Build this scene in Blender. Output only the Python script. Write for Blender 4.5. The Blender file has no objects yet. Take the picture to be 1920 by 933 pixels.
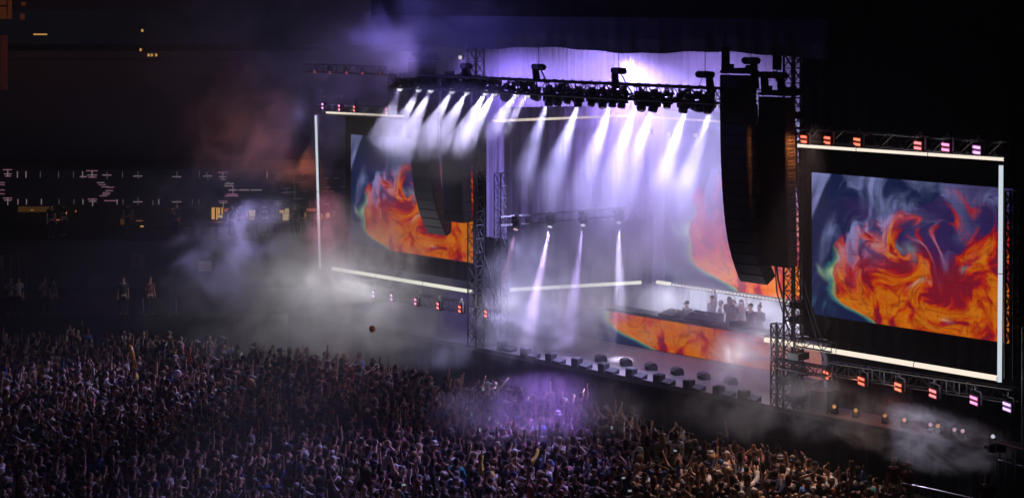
import bpy, bmesh, math, random
import numpy as np
from mathutils import Vector, Matrix, Euler

random.seed(7)
rng = np.random.default_rng(11)
scene = bpy.context.scene
C = scene.collection
R = math.radians
PI = math.pi

# ------------------------------------------------------------------ camera, world, exposure
FPX, CAMZ = 3600.0, 16.0
cam_data = bpy.data.cameras.new('camera')
cam_data.sensor_width = 36.0
cam_data.lens = 36.0 * FPX / 1920.0
cam_data.shift_y = -464.5 / 1920.0
cam_data.clip_start = 0.5
cam_data.clip_end = 1500
cam = bpy.data.objects.new('camera', cam_data)
cam.location = (0, 0, CAMZ)
cam.rotation_euler = (R(90), 0, 0)
C.objects.link(cam)
scene.camera = cam

world = bpy.data.worlds.new('World')
scene.world = world
world.use_nodes = True
wb = world.node_tree.nodes['Background']
wb.inputs[0].default_value = (0.20, 0.24, 0.42, 1)
wb.inputs[1].default_value = 0.010

scene.view_settings.view_transform = 'Standard'
scene.view_settings.look = 'None'
scene.view_settings.gamma = 1
scene.view_settings.use_curve_mapping = False
scene.view_settings.exposure = 0.0
scene.render.engine = 'CYCLES'
cy = scene.cycles
cy.use_denoising = True
try:
    cy.denoiser = 'OPENIMAGEDENOISE'
except Exception:
    pass
cy.max_bounces = 4
cy.diffuse_bounces = 1
cy.glossy_bounces = 2
cy.transmission_bounces = 2
cy.transparent_max_bounces = 8
cy.volume_bounces = 0
cy.volume_step_rate = 1.0
cy.volume_max_steps = 128
cy.use_light_tree = True
cy.sample_clamp_indirect = 2.0
cy.sample_clamp_direct = 0.0
cy.caustics_reflective = False
cy.caustics_refractive = False

# ------------------------------------------------------------------ the stage's own frame: a along its front, b into it, z up
UX, UY = 0.680, -0.733
VX, VY = 0.733, 0.680
OX, OY = -0.43, 76.8
SROT = math.atan2(UY, UX)

def W(a, b, z):
    return Vector((OX + a * UX + b * VX, OY + a * UY + b * VY, z))

def SP(px, py, b):
    """where the sight line through a photo point meets the plane b = const of the stage: (a, z)"""
    t = (px - 960.0) / FPX
    a = (t * (OY + b * VY) - OX - b * VX) / (UX - t * UY)
    y = OY + a * UY + b * VY
    return a, CAMZ - (py - 2.0) * y / FPX

def GP(px, py, z=0.0):
    y = FPX * (CAMZ - z) / (py - 2.0)
    return Vector(((px - 960.0) / FPX * y, y, z))

def DP(px, py, y):
    return Vector(((px - 960.0) / FPX * y, y, CAMZ - (py - 2.0) * y / FPX))

# ------------------------------------------------------------------ helpers
def setp(o, label=None, cat=None, group=None, kind=None):
    if label: o['label'] = label
    if cat: o['category'] = cat
    if group: o['group'] = group
    if kind: o['kind'] = kind
    return o

def thing(name, label, cat, loc=(0, 0, 0), rotz=0.0, group=None):
    o = bpy.data.objects.new(name, None)
    o.empty_display_size = 0.2
    C.objects.link(o)
    o.location = loc
    o.rotation_euler = (0, 0, rotz)
    return setp(o, label, cat, group)

def meshobj(name, me, parent=None):
    o = bpy.data.objects.new(name, me)
    C.objects.link(o)
    if parent is not None:
        o.parent = parent
    return o

class MB:
    def __init__(self):
        self.v, self.f, self.m = [], [], []
        self.mi = 0
    def add(self, vs, fs):
        n = len(self.v)
        self.v += [tuple(p) for p in vs]
        for q in fs:
            self.f.append(tuple(n + i for i in q))
            self.m.append(self.mi)
        return self
    def box(self, cx, cy_, cz, sx, sy, sz, rot=None):
        hx, hy, hz = sx / 2, sy / 2, sz / 2
        vs = [Vector((x, y, z)) for z in (-hz, hz) for y in (-hy, hy) for x in (-hx, hx)]
        if rot is not None:
            m = rot if isinstance(rot, Matrix) else Euler(rot).to_matrix()
            vs = [m @ p for p in vs]
        c = Vector((cx, cy_, cz))
        return self.add([p + c for p in vs], [(0, 2, 3, 1), (4, 5, 7, 6), (0, 1, 5, 4), (2, 6, 7, 3), (0, 4, 6, 2), (1, 3, 7, 5)])
    def bar(self, p0, p1, r, n=4, r1=None):
        p0, p1 = Vector(p0), Vector(p1)
        d = p1 - p0
        if d.length < 1e-6:
            return self
        r1 = r if r1 is None else r1
        q = d.to_track_quat('Z', 'Y').to_matrix()
        vs = []
        for p, rr in ((p0, r), (p1, r1)):
            for i in range(n):
                t = 2 * PI * (i + .5) / n
                vs.append(p + q @ Vector((math.cos(t) * rr, math.sin(t) * rr, 0)))
        fs = [(i, (i + 1) % n, n + (i + 1) % n, n + i) for i in range(n)]
        fs += [tuple(reversed(range(n))), tuple(range(n, 2 * n))]
        return self.add(vs, fs)
    def path(self, pts, r, n=5):
        for a, b in zip(pts[:-1], pts[1:]):
            self.bar(a, b, r, n)
        return self
    def ball(self, c, rx, ry=None, rz=None, nu=10, nv=7):
        ry = ry or rx; rz = rz or rx
        c = Vector(c)
        vs = [c + Vector((0, 0, -rz))]
        for j in range(1, nv):
            ph = -PI / 2 + PI * j / nv
            for i in range(nu):
                t = 2 * PI * i / nu
                vs.append(c + Vector((rx * math.cos(ph) * math.cos(t), ry * math.cos(ph) * math.sin(t), rz * math.sin(ph))))
        vs.append(c + Vector((0, 0, rz)))
        fs = [(0, 1 + (i + 1) % nu, 1 + i) for i in range(nu)]
        for j in range(nv - 2):
            o = 1 + j * nu
            fs += [(o + i, o + (i + 1) % nu, o + nu + (i + 1) % nu, o + nu + i) for i in range(nu)]
        o = 1 + (nv - 2) * nu
        fs += [(o + i, o + (i + 1) % nu, len(vs) - 1) for i in range(nu)]
        return self.add(vs, fs)
    def mesh(self, name, mat, smooth=False):
        me = bpy.data.meshes.new(name)
        me.from_pydata(self.v, [], self.f)
        if not isinstance(mat, (list, tuple)):
            mat = [mat]
        for m in mat:
            me.materials.append(m)
        if len(mat) > 1:
            me.polygons.foreach_set('material_index', self.m)
        if smooth:
            me.polygons.foreach_set('use_smooth', [True] * len(me.polygons))
        me.update()
        return me
    def build(self, name, mat, parent=None, smooth=False, bevel=0.0):
        o = meshobj(name, self.mesh(name, mat, smooth), parent)
        if bevel:
            b = o.modifiers.new('bevel', 'BEVEL')
            b.width = bevel; b.segments = 2; b.limit_method = 'ANGLE'
        return o

def children(o):
    return [c for c in C.objects if c.parent == o]

_kids = {}
def copy_tree(o, kids, parent=None):
    c = o.copy()
    C.objects.link(c)
    c.parent = parent
    for ch, sub in kids:
        copy_tree(ch, sub, c)
    return c
def kid_tree(o):
    return [(c, kid_tree(c)) for c in o.children]

# ------------------------------------------------------------------ materials
def nt(name):
    m = bpy.data.materials.new(name)
    m.use_nodes = True
    t = m.node_tree
    t.nodes.clear()
    out = t.nodes.new('ShaderNodeOutputMaterial')
    return m, t, out

def surf(name, col, rough=0.6, metal=0.0, var=0.25, scale=3.0, bump=0.0, bscale=40.0, spec=0.4, coat=0.0):
    m, t, out = nt(name)
    N, L = t.nodes, t.links
    p = N.new('ShaderNodeBsdfPrincipled')
    p.inputs['Roughness'].default_value = rough
    p.inputs['Metallic'].default_value = metal
    p.inputs['Specular IOR Level'].default_value = spec
    tc = N.new('ShaderNodeTexCoord')
    no = N.new('ShaderNodeTexNoise')
    no.inputs['Scale'].default_value = scale
    no.inputs['Detail'].default_value = 5
    L.new(tc.outputs['Object'], no.inputs['Vector'])
    mx = N.new('ShaderNodeMix'); mx.data_type = 'RGBA'
    mx.inputs['A'].default_value = (*[c * (1 - var) for c in col], 1)
    mx.inputs['B'].default_value = (*[min(1, c * (1 + var)) for c in col], 1)
    L.new(no.outputs['Fac'], mx.inputs['Factor'])
    L.new(mx.outputs['Result'], p.inputs['Base Color'])
    if bump:
        n2 = N.new('ShaderNodeTexNoise'); n2.inputs['Scale'].default_value = bscale
        L.new(tc.outputs['Object'], n2.inputs['Vector'])
        bp = N.new('ShaderNodeBump'); bp.inputs['Strength'].default_value = bump; bp.inputs['Distance'].default_value = 0.03
        L.new(n2.outputs['Fac'], bp.inputs['Height'])
        L.new(bp.outputs['Normal'], p.inputs['Normal'])
    L.new(p.outputs['BSDF'], out.inputs['Surface'])
    return m

def emis(name, col, strength, light=True):
    m, t, out = nt(name)
    e = t.nodes.new('ShaderNodeEmission')
    e.inputs['Color'].default_value = (*col, 1)
    e.inputs['Strength'].default_value = strength
    t.links.new(e.outputs[0], out.inputs['Surface'])
    try:
        m.cycles.emission_sampling = 'FRONT_BACK' if light else 'NONE'
    except Exception:
        pass
    return m

M = {}
M['black_metal'] = surf('black_powder_coat_metal', (0.025, 0.025, 0.028), 0.45, 0.6, 0.3, 8)
M['grey_metal'] = surf('worn_aluminium_truss', (0.22, 0.22, 0.24), 0.38, 0.9, 0.25, 6)
M['dark_truss'] = surf('black_truss_metal', (0.04, 0.04, 0.045), 0.4, 0.7, 0.3, 6)
M['black_cloth'] = surf('black_stage_drape', (0.012, 0.012, 0.014), 0.95, 0, 0.4, 1.5, 0.4, 14, 0.1)
M['speaker'] = surf('black_textured_speaker_paint', (0.014, 0.014, 0.018), 0.6, 0, 0.25, 12, 0.3, 90)
M['grille'] = surf('dark_speaker_grille', (0.008, 0.008, 0.011), 0.6, 0.2, 0.3, 30)
M['speaker_side'] = surf('grey_speaker_side_plate', (0.11, 0.10, 0.095), 0.55, 0.2, 0.25, 10)
M['deck'] = surf('worn_black_stage_floor', (0.09, 0.08, 0.085), 0.42, 0, 0.35, 1.2, 0.15, 25)
M['asphalt'] = surf('dark_asphalt', (0.04, 0.04, 0.042), 0.85, 0, 0.3, 0.8, 0.3, 20)
M['curtain'] = surf('pale_stage_backcloth', (0.26, 0.25, 0.30), 0.9, 0, 0.12, 0.6, 0.1, 6, 0.1)
M['concrete'] = surf('dark_painted_concrete', (0.045, 0.045, 0.05), 0.8, 0, 0.3, 0.7, 0.3, 6)
M['rubber'] = surf('black_cable_rubber', (0.02, 0.02, 0.02), 0.6, 0, 0.2, 10)
# ------------------------------------------------------------------ lights of the show (stage lamps and added fills)
def look(o, d):
    o.rotation_euler = Vector(d).to_track_quat('-Z', 'Y').to_euler()

def spot(loc, target, watts, col, deg, blend=0.4, size=0.08, name='spot_beam'):
    l = bpy.data.lights.new(name, 'SPOT')
    l.energy = watts; l.color = col
    l.spot_size = R(deg); l.spot_blend = blend
    l.shadow_soft_size = size
    o = bpy.data.objects.new(name, l)
    C.objects.link(o)
    o.location = loc
    look(o, Vector(target) - Vector(loc))
    return o

def point(loc, watts, col, size=0.15, name='lamp_glow'):
    l = bpy.data.lights.new(name, 'POINT')
    l.energy = watts; l.color = col; l.shadow_soft_size = size
    o = bpy.data.objects.new(name, l)
    C.objects.link(o)
    o.location = loc
    return o
# ------------------------------------------------------------------ the moving liquid picture on the LED walls
def _vnoise(x, y, seed):
    r = np.random.default_rng(seed)
    n = 64
    g = r.random((n, n))
    xi, yi = np.floor(x).astype(int), np.floor(y).astype(int)
    fx, fy = x - xi, y - yi
    fx = fx * fx * fx * (fx * (fx * 6 - 15) + 10); fy = fy * fy * fy * (fy * (fy * 6 - 15) + 10)
    a, b = g[yi % n, xi % n], g[yi % n, (xi + 1) % n]
    c, d = g[(yi + 1) % n, xi % n], g[(yi + 1) % n, (xi + 1) % n]
    return (a * (1 - fx) + b * fx) * (1 - fy) + (c * (1 - fx) + d * fx) * fy

def _fbm(x, y, seed, octv=4, gain=0.5):
    s, amp, tot = 0, 1.0, 0.0
    for k in range(octv):
        s = s + amp * _vnoise(x * 2 ** k + 13.7 * k, y * 2 ** k + 7.1 * k, seed + k)
        tot += amp; amp *= gain
    return s / tot

def _sm(x, a, b):
    t = np.clip((x - a) / (b - a), 0, 1)
    return t * t * (3 - 2 * t)

def _g(u, v, cu, cv, su, sv, rot=0.0):
    c, s = math.cos(rot), math.sin(rot)
    du, dv = u - cu, v - cv
    a, b = du * c + dv * s, -du * s + dv * c
    return np.exp(-(a / su) ** 2 - (b / sv) ** 2)

def liquid(u, v):
    """u to the right, v downwards, both 0..1: linear RGB"""
    A = 1.45
    x, y = u * A, v
    u_, v_ = u, v
    for cx, cy_, st_, rd in ((.72, .46, 2.6, .16), (1.02, .33, -2.8, .13), (.40, .80, 1.6, .20), (1.15, .72, 2.4, .17), (.86, .72, -2.6, .13), (.34, .30, -2.2, .14), (1.25, .15, 2.4, .12), (.98, .92, 2.0, .12), (.60, .18, 2.0, .13), (.58, .66, -1.6, .13)):
        dx_, dy_ = x - cx, y - cy_
        th_ = .52 * st_ * np.exp(-(dx_ * dx_ + dy_ * dy_) / (rd * rd))
        c_, s_ = np.cos(th_), np.sin(th_)
        x, y = cx + dx_ * c_ - dy_ * s_, cy_ + dx_ * s_ + dy_ * c_
    k_ = _sm(u_, .10, .30)
    x = u_ * A * (1 - k_) + x * k_; y = v_ * (1 - k_) + y * k_
    ub, vb = u, v
    # warps
    w1 = _fbm(x * 3, y * 3, 3, 4) - .5; w2 = _fbm(x * 3 + 9, y * 3 + 5, 21, 4) - .5
    wx, wy = x + .24 * w1, y + .24 * w2
    w3 = _fbm(wx * 6, wy * 6, 40, 4) - .5; w4 = _fbm(wx * 6 + 3, wy * 6 + 8, 55, 4) - .5
    qx, qy = wx + .13 * w3, wy + .13 * w4
    w5 = _fbm(qx * 11, qy * 11, 510, 3) - .5; w6 = _fbm(qx * 11 + 4, qy * 11 + 2, 530, 3) - .5
    qx, qy = qx + .07 * w5, qy + .07 * w6
    u2, v2 = .5 * u + .5 * x / A + .06 * w1 + .055 * w3 + .03 * w5, .5 * v + .5 * y + .08 * w2 + .07 * w4 + .04 * w6
    ridg = 1 - np.abs(2 * _fbm(qx * 3.6, qy * 3.6, 71, 5, .55) - 1)
    fine = _fbm(qx * 9 + 2, qy * 9, 90, 4)
    micro = 1 - np.abs(2 * _fbm(qx * 14 + 2 * w3, qy * 11 + 2 * w4, 410, 4, .6) - 1)
    # heat: 0 navy .. 1 orange-yellow
    edge = .125 + .20 * _sm(v, .80, 1.06) + .55 * _sm(v, .52, .05) ** 1.4 - .012 * np.sin(v * 30)
    inside = _sm(u2 - edge, -.012, .02)
    top = _sm(v2, .04, .48 + .0 * u)
    heat = .10 + .36 * top * inside
    heat += .44 * _g(u2, v2, .36, .84, .22, .26) * inside
    heat += .40 * _g(u2, v2, .93, .84, .22, .22)
    heat += .16 * _g(u2, v2, .95, .46, .12, .14)
    heat += .16 * _g(u2, v2, .68, .98, .2, .1)
    heat += .30 * _g(u2, v2, .80, .34, .16, .12, -.5) + .30 * _g(u2, v2, .60, .42, .30, .14) + .12 * _g(u2, v2, .3, .25, .2, .1)
    heat -= .26 * _g(u2, v2, .20, .74, .07, .22) * inside
    heat -= .55 * _g(u2, v2, .70, .47, .13, .15, -.4)
    heat -= .30 * _g(u2, v2, .60, .30, .10, .12)
    heat -= .34 * _g(u2, v2, .72, .66, .09, .07, -.5)
    heat -= .25 * _g(u2, v2, .75, .86, .03, .09)
    heat += (ridg - .74) * .85 * inside * (.4 + top) + (fine - .5) * 1.1 * inside + .10 * inside * _sm(v2, .5, .8) - .06 * inside + (micro - .70) * .62 * inside * (.5 + .5 * top)
    heat -= .34 * _sm(np.abs(_fbm(qx * 3 + 2, qy * 3 + 6, 310, 3) - .5), .10, .0) * inside
    # swirl ring
    du, dv = (u2 - .50) / .085, (v2 - .46) / .20
    rr = np.sqrt(du * du + dv * dv)
    heat += .62 * np.exp(-((rr - 1.0) / .20) ** 2) * _sm(v, .62, .50) - .55 * np.exp(-(rr / .75) ** 2)
    heat += .35 * np.exp(-((rr - .55) / .12) ** 2) * _sm(v, .3, .36)
    heat = np.maximum(heat, (.22 + .24 * _sm(v2, .35, .62)) * inside + .10 * (1 - inside))
    stops = [(0.0, (.006, .012, .055)), (.14, (.014, .022, .085)), (.26, (.05, .02, .12)), (.36, (.15, .014, .07)), (.44, (.24, .012, .03)),
             (.52, (.36, .010, .030)), (.66, (.56, .020, .014)), (.82, (.66, .085, .006)), (.95, (.70, .14, .005)), (1.3, (.76, .22, .012))]
    px = [s[0] for s in stops]
    rgb = np.stack([np.interp(heat, px, [s[1][k] for s in stops]) for k in range(3)], -1)
    # thin dark veins in the orange
    vein = _sm(np.abs(_fbm(qx * 9 + 5, qy * 6 + 1, 130, 4) - .5), .0, .05)
    vein2 = _sm(np.abs(_fbm(qx * 5 + 1, qy * 8 + 4, 150, 3) - .5), .0, .035)
    k = (1 - np.minimum(vein, vein2)) * inside * _sm(heat, .35, .6)
    rgb = rgb * (1 - .55 * k[..., None]) + np.array([.30, .01, .012]) * (.5 * k[..., None])
    # lilac veils
    st = _fbm((x + .34 * y + .05 * w1) * 11, (y - .2 * x) * 1.6, 200, 4)
    veil = 1.1 * _sm(st, .40, .72) * _sm(u + .75 * v2, .74, .25) * 1.0
    veil += .42 * _sm(_fbm(qx * 5.5, qy * 4.2, 230, 5), .50, .72) * _sm(v2, .60, .10) * _sm(u, 1.0, .55) * (.5 + fine)
    veil += .55 * _g(u2, v2, .07, .50, .045, .22) * _sm(st, .3, .6)
    veil += .8 * _g(u2, v2, .24, .42, .09, .17) * _sm(fine, .35, .65)
    veil += .45 * _g(u2, v2, .58, .46, .035, .14) * _sm(fine, .35, .65) + .50 * _g(u2, v2, .92, .09, .06, .08) * _sm(fine, .3, .6)
    veil += .6 * _g(u2, v2, .44, .22, .14, .08, -.5) * _sm(fine, .3, .6) + .45 * _g(u2, v2, .66, .42, .05, .12) * _sm(fine, .4, .6)
    veil = np.clip(veil, 0, 1)[..., None]
    rgb = rgb * (1 - .8 * veil) + np.array([.28, .31, .64]) * veil * (.55 + .7 * fine[..., None])
    # teal and yellow-green rims
    rim = np.exp(-((u2 - edge + .004) / .010) ** 2) * _sm(v, .47, .58)
    rgb = rgb + np.array([.30, .34, .04]) * (rim * .9)[..., None]
    rim2 = np.exp(-((u2 - edge + .022) / .012) ** 2) * _sm(v, .50, .62)
    rgb = rgb + np.array([.02, .14, .13]) * rim2[..., None]
    tip = np.exp(-((np.hypot((u2 - .075) / .05, (v2 - .60) / .13) - 1.0) / .22) ** 2) * _sm(v, .62, .68) * _sm(v, .80, .74)
    rgb = rgb + np.array([.22, .32, .16]) * (tip * .8)[..., None]
    for cu, cv, su, sv, ro in ((.505, .50, .018, .05, .3), (.475, .46, .012, .03, 0), (.80, .55, .018, .02, 0), (.52, .72, .008, .055, .7), (.70, .88, .012, .025, .3)):
        rgb = rgb + np.array([.03, .16, .17]) * _g(u2, v2, cu, cv, su, sv, ro)[..., None] * 1.2
    foot = _g(u2, v2, .05, .93, .05, .05) * _sm(st, .4, .6)
    rgb = rgb + np.array([.05, .16, .20]) * foot[..., None]
    return np.clip(rgb, 0, 1)
# ------------------------------------------------------------------ ground and the stage floor
g = MB(); g.add([(-400, -60, 0), (400, -60, 0), (400, 700, 0), (-400, 700, 0)], [(0, 1, 2, 3)])
setp(g.build('ground', M['asphalt']), kind='structure')

def stage_thing(name, label, cat, a=0, b=0, z=0, group=None):
    return thing(name, label, cat, W(a, b, z), SROT, group)

dk = stage_thing('stage_platform', 'long black concert stage floor with skirted front edge and metal rim', 'stage', 0, 0, 0)
d = MB(); d.box(5.2, 5.5, 1.9, 36.5, 11.0, 0.2); d.build('deck', M['deck'], dk)
d = MB()
n = 180
vs, fs = [], []
for i in range(n + 1):
    a = -13 + 36.4 * i / n
    bb = 0.10 + 0.05 * math.sin(i * 1.3) + 0.03 * math.sin(i * 2.9)
    vs += [(a, bb, 0.02), (a, bb * .6, 1.79)]
for i in range(n):
    fs.append((2 * i, 2 * i + 2, 2 * i + 3, 2 * i + 1))
d.add(vs, fs); d.build('skirt', M['black_cloth'], dk)
d = MB(); d.box(5.2, -0.03, 1.985, 36.5, 0.05, 0.05); d.build('edge_strip', M['grey_metal'], dk)

# ------------------------------------------------------------------ roof over the stage
rf = stage_thing('stage_roof', 'huge black stage roof with drooping cloth along its front beam', 'stage roof', 0, 0, 0)
d = MB(); d.box(5.0, 5.2, 15.6, 24.0, 12.5, 2.4); d.box(5.0, -1.3, 17.0, 24.6, .6, 1.2); d.build('canopy', M['black_cloth'], rf)
d = MB(); n = 160; vs = []; fs = []
for i in range(n + 1):
    a = -7.0 + 24.2 * i / n
    z = 14.16 + .07 * math.sin(i * .11) + .02 * math.sin(i * .43 + 1)
    bb = -1.05 + .025 * math.sin(i * .5) + .012 * math.sin(i * 1.3)
    vs += [(a, bb, z), (a, bb - .12, z + .5), (a, -1.12, 15.4)]
for i in range(n):
    fs += [(3 * i, 3 * i + 3, 3 * i + 4, 3 * i + 1), (3 * i + 1, 3 * i + 4, 3 * i + 5, 3 * i + 2)]
d.add(vs, fs); d.build('valance', surf('blue_black_roof_cloth', (.05, .05, .075), .8, 0, .3, 2, .3, 10), rf)

# ------------------------------------------------------------------ back cloth and side drape
bc = stage_thing('backcloth', 'tall pale pleated backcloth closing the rear of the stage under violet light', 'backcloth', 0, 0, 0)
n = 420; vs = []; fs = []
for i in range(n + 1):
    a = -3.4 + 13.4 * i / n
    bb = 10.3 + .012 * math.sin(i * .55) + .010 * math.sin(i * 1.37 + 1) + .05 * math.sin(i * .08)
    vs += [(a, bb, 2.0), (a, bb + .04 * math.sin(i * .4), 14.3)]
for i in range(n):
    fs.append((2 * i, 2 * i + 1, 2 * i + 3, 2 * i + 2))
d = MB(); d.add(vs, fs); d.build('cloth', M['curtain'], bc, True)
bc = stage_thing('backcloth', 'shorter violet backcloth high behind the left tower and the nine beams', 'backcloth', 0, 0, 0)
n = 300; vs = []; fs = []
for i in range(n + 1):
    a = -17 + 13.55 * i / n
    bb = 10.4 + .04 * math.sin(i * .6) + .03 * math.sin(i * 1.5 + 1) + .03 * math.sin(i * .13)
    vs += [(a, bb, 4.6), (a, bb + .04 * math.sin(i * .4), 14.3)]
for i in range(n):
    fs.append((2 * i, 2 * i + 1, 2 * i + 3, 2 * i + 2))
d = MB(); d.add(vs, fs); d.build('cloth', surf('violet_grey_backcloth', (.32, .30, .38), .9, 0, .2, .5), bc, True)
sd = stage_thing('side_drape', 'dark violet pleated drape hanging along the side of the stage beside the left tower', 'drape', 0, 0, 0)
vs = []; fs = []; n = 90
for i in range(n + 1):
    t = i / n
    a, b = -1.9 + 3.0 * t, 1.9 + 5.6 * t
    o_ = .09 * math.sin(i * .75) + .05 * math.sin(i * 1.9 + 1)
    vs += [(a + o_ * .9, b - o_ * .4, 6.8), (a + o_ * .6, b - o_ * .3, 11.6)]
for i in range(n):
    fs.append((2 * i, 2 * i + 1, 2 * i + 3, 2 * i + 2))
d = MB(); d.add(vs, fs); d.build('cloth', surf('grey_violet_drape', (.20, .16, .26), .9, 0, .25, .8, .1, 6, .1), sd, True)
vs = []; fs = []; n = 70
for i in range(n + 1):
    t = i / n
    a, b = -1.85 + 3.0 * t, 2.05 + 5.6 * t
    o_ = .07 * math.sin(i * .85) + .04 * math.sin(i * 2.1 + 1)
    vs += [(a + o_ * .9, b - o_ * .4, 2.0), (a + o_ * .6, b - o_ * .3, 7.0)]
for i in range(n):
    fs.append((2 * i, 2 * i + 1, 2 * i + 3, 2 * i + 2))
sd = stage_thing('side_drape', 'added dark cloth in place of scaffolding behind the four mid beams, under the lighter one', 'drape', 0, 0, 0)
d = MB(); d.add(vs, fs); d.build('cloth', surf('dark_fill_cloth', (.06, .05, .075), .9, 0, .3, 1.2, .2, 6, .1), sd, True)  # cloth added to fill the dark scaffold zone below the drape
# far side of the stage house, behind the right hand tower
sw = stage_thing('masking_drape', 'black masking cloth with a curved lower hem beside the right tower', 'drape', 0, 0, 0)
d = MB()
a0, _ = SP(1497, 300, .25); a1, _ = SP(1524, 300, .25); a2, _ = SP(1562, 300, .25)
prof = [(a0, 10.9, 10.9), ]
cols = [(1497, 276, 420), (1500, 276, 520), (1506, 277, 575), (1512, 278, 612), (1518, 279, 640), (1522, 590, 639), (1530, 592, 637), (1545, 593, 629), (1556, 594, 612), (1564, 595, 598)]
vs = []; fs = []
for k, (px, y0, y1) in enumerate(cols):
    a, z0 = SP(px, y0, .25 + .04 * (k % 2)); _, z1 = SP(px, y1, .25 + .04 * (k % 2))
    vs += [(a, .25 + .06 * (k % 2), z0), (a, .25 + .05 * (k % 2), z1)]
for i in range(len(cols) - 1):
    fs.append((2 * i, 2 * i + 1, 2 * i + 3, 2 * i + 2))
d.add(vs, fs); d.build('cloth', M['black_cloth'], sw)

# ------------------------------------------------------------------ LED walls
def led_mat(name, gain):
    m, t, out = nt(name)
    N, L = t.nodes, t.links
    at = N.new('ShaderNodeAttribute'); at.attribute_name = 'picture'
    tc = N.new('ShaderNodeTexCoord')
    br = N.new('ShaderNodeTexBrick')          # cabinet seams and row structure of the panels
    br.inputs['Color1'].default_value = (1, 1, 1, 1); br.inputs['Color2'].default_value = (.93, .93, .95, 1)
    br.inputs['Mortar'].default_value = (.62, .62, .65, 1)
    br.inputs['Scale'].default_value = 1.0
    br.inputs['Mortar Size'].default_value = 0.008
    br.inputs['Brick Width'].default_value = 0.5
    br.inputs['Row Height'].default_value = 0.5
    br.offset = 0.0
    sx = N.new('ShaderNodeSeparateXYZ'); cx = N.new('ShaderNodeCombineXYZ')
    L.new(tc.outputs['Object'], sx.inputs[0])
    L.new(sx.outputs['X'], cx.inputs['X']); L.new(sx.outputs['Z'], cx.inputs['Y'])
    L.new(cx.outputs[0], br.inputs['Vector'])
    mx = N.new('ShaderNodeMix'); mx.data_type = 'RGBA'; mx.blend_type = 'MULTIPLY'
    mx.inputs['Factor'].default_value = 1
    L.new(at.outputs['Color'], mx.inputs['A']); L.new(br.outputs['Color'], mx.inputs['B'])
    e = N.new('ShaderNodeEmission'); e.inputs['Strength'].default_value = gain
    L.new(mx.outputs['Result'], e.inputs['Color'])
    L.new(e.outputs[0], out.inputs['Surface'])
    return m

def led_sheet(name, parent, a0, a1, b, z0, z1, mat, u0=0, u1=1, v0=0, v1=1, nx=300, ny=210, curve=0):
    us = np.linspace(0, 1, nx + 1); ws = np.linspace(0, 1, ny + 1)
    U, V = np.meshgrid(us, ws)
    X = a0 + (a1 - a0) * U; Z = z1 + (z0 - z1) * V
    co = np.stack([X, np.full_like(X, b), Z], -1).reshape(-1, 3)
    idx = np.arange((nx + 1) * (ny + 1)).reshape(ny + 1, nx + 1)
    q = np.stack([idx[:-1, :-1], idx[1:, :-1], idx[1:, 1:], idx[:-1, 1:]], -1).reshape(-1, 4)
    me = bpy.data.meshes.new(name)
    me.vertices.add(len(co)); me.vertices.foreach_set('co', co.ravel())
    me.loops.add(q.size); me.loops.foreach_set('vertex_index', q.ravel())
    me.polygons.add(len(q))
    me.polygons.foreach_set('loop_start', np.arange(0, q.size, 4))
    me.polygons.foreach_set('loop_total', np.full(len(q), 4))
    me.update(calc_edges=True)
    c = liquid(u0 + (u1 - u0) * U, v0 + (v1 - v0) * V).reshape(-1, 3)
    ca = me.color_attributes.new('picture', 'FLOAT_COLOR', 'POINT')
    ca.data.foreach_set('color', np.concatenate([c, np.ones((len(c), 1))], 1).ravel())
    me.materials.append(mat)
    return meshobj(name, me, parent)

M['led_front'] = led_mat('led_picture', 0.80)
M['led_rear'] = led_mat('led_picture_dim', 1.5)

def led_wall(label, a0, a1, b, z0, z1, mat, frame=True, **k):
    t = stage_thing('led_screen', label, 'screen', 0, 0, 0, )
    led_sheet('display', t, a0, a1, b, z0, z1, mat, **k)
    m = MB(); m.box((a0 + a1) / 2, b + .12, (z0 + z1) / 2, a1 - a0 + .04, .2, z1 - z0 + .04)
    m.build('cabinet', M['black_metal'], t)
    return t
aR0, zR1 = SP(1522, 323, .3); _, zR0 = SP(1522, 588, .3); aR1, _ = SP(1899, 350, .3)
led_wall('right hand LED screen showing orange and blue liquid swirls, fully visible', aR0, aR1, .3, zR0, zR1, M['led_front'])
aL0, zL1 = SP(658, 247, .3); aL1, _ = SP(887, 260, .3)
led_wall('left hand LED screen with liquid swirls, crossed by white beams and hanging speakers', aL0, aL1, .3, zR0, zR1, M['led_front'])
aC0, zC0 = SP(1246, 529, 7.5)
led_wall('large hazy LED screen at the rear of the stage above the performers', aC0, aC0 + 12.0, 7.5, zC0 + .05, zC0 + 7.2, M['led_rear'], nx=340, ny=240)
# DJ riser with its LED front
aD0, _ = SP(1089, 600, 4.7); aD1, zD0 = SP(1540, 708, 4.7)
dj = led_wall('long low LED front of the performers riser glowing orange', aD0, aD1, 4.7, 2.02, 3.26, M['led_front'], u0=0.0, u1=.95, v0=.78, v1=.98, nx=420, ny=60)
dj.name = 'riser_screen'
tb = stage_thing('riser_table', 'long dark table top behind the low orange screen', 'table', 0, 0, 0)
m = MB(); m.box((aD0 + aD1) / 2 + .5, 5.35, 3.30, aD1 - aD0 - 1.6, .95, .06); m.build('table_top', M['black_metal'], tb)
m = MB(); m.box((aD0 + aD1) / 2 + .5, 5.82, 2.64, aD1 - aD0 - 1.7, .04, 1.25); m.build('rear_panel', M['black_cloth'], tb)

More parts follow.
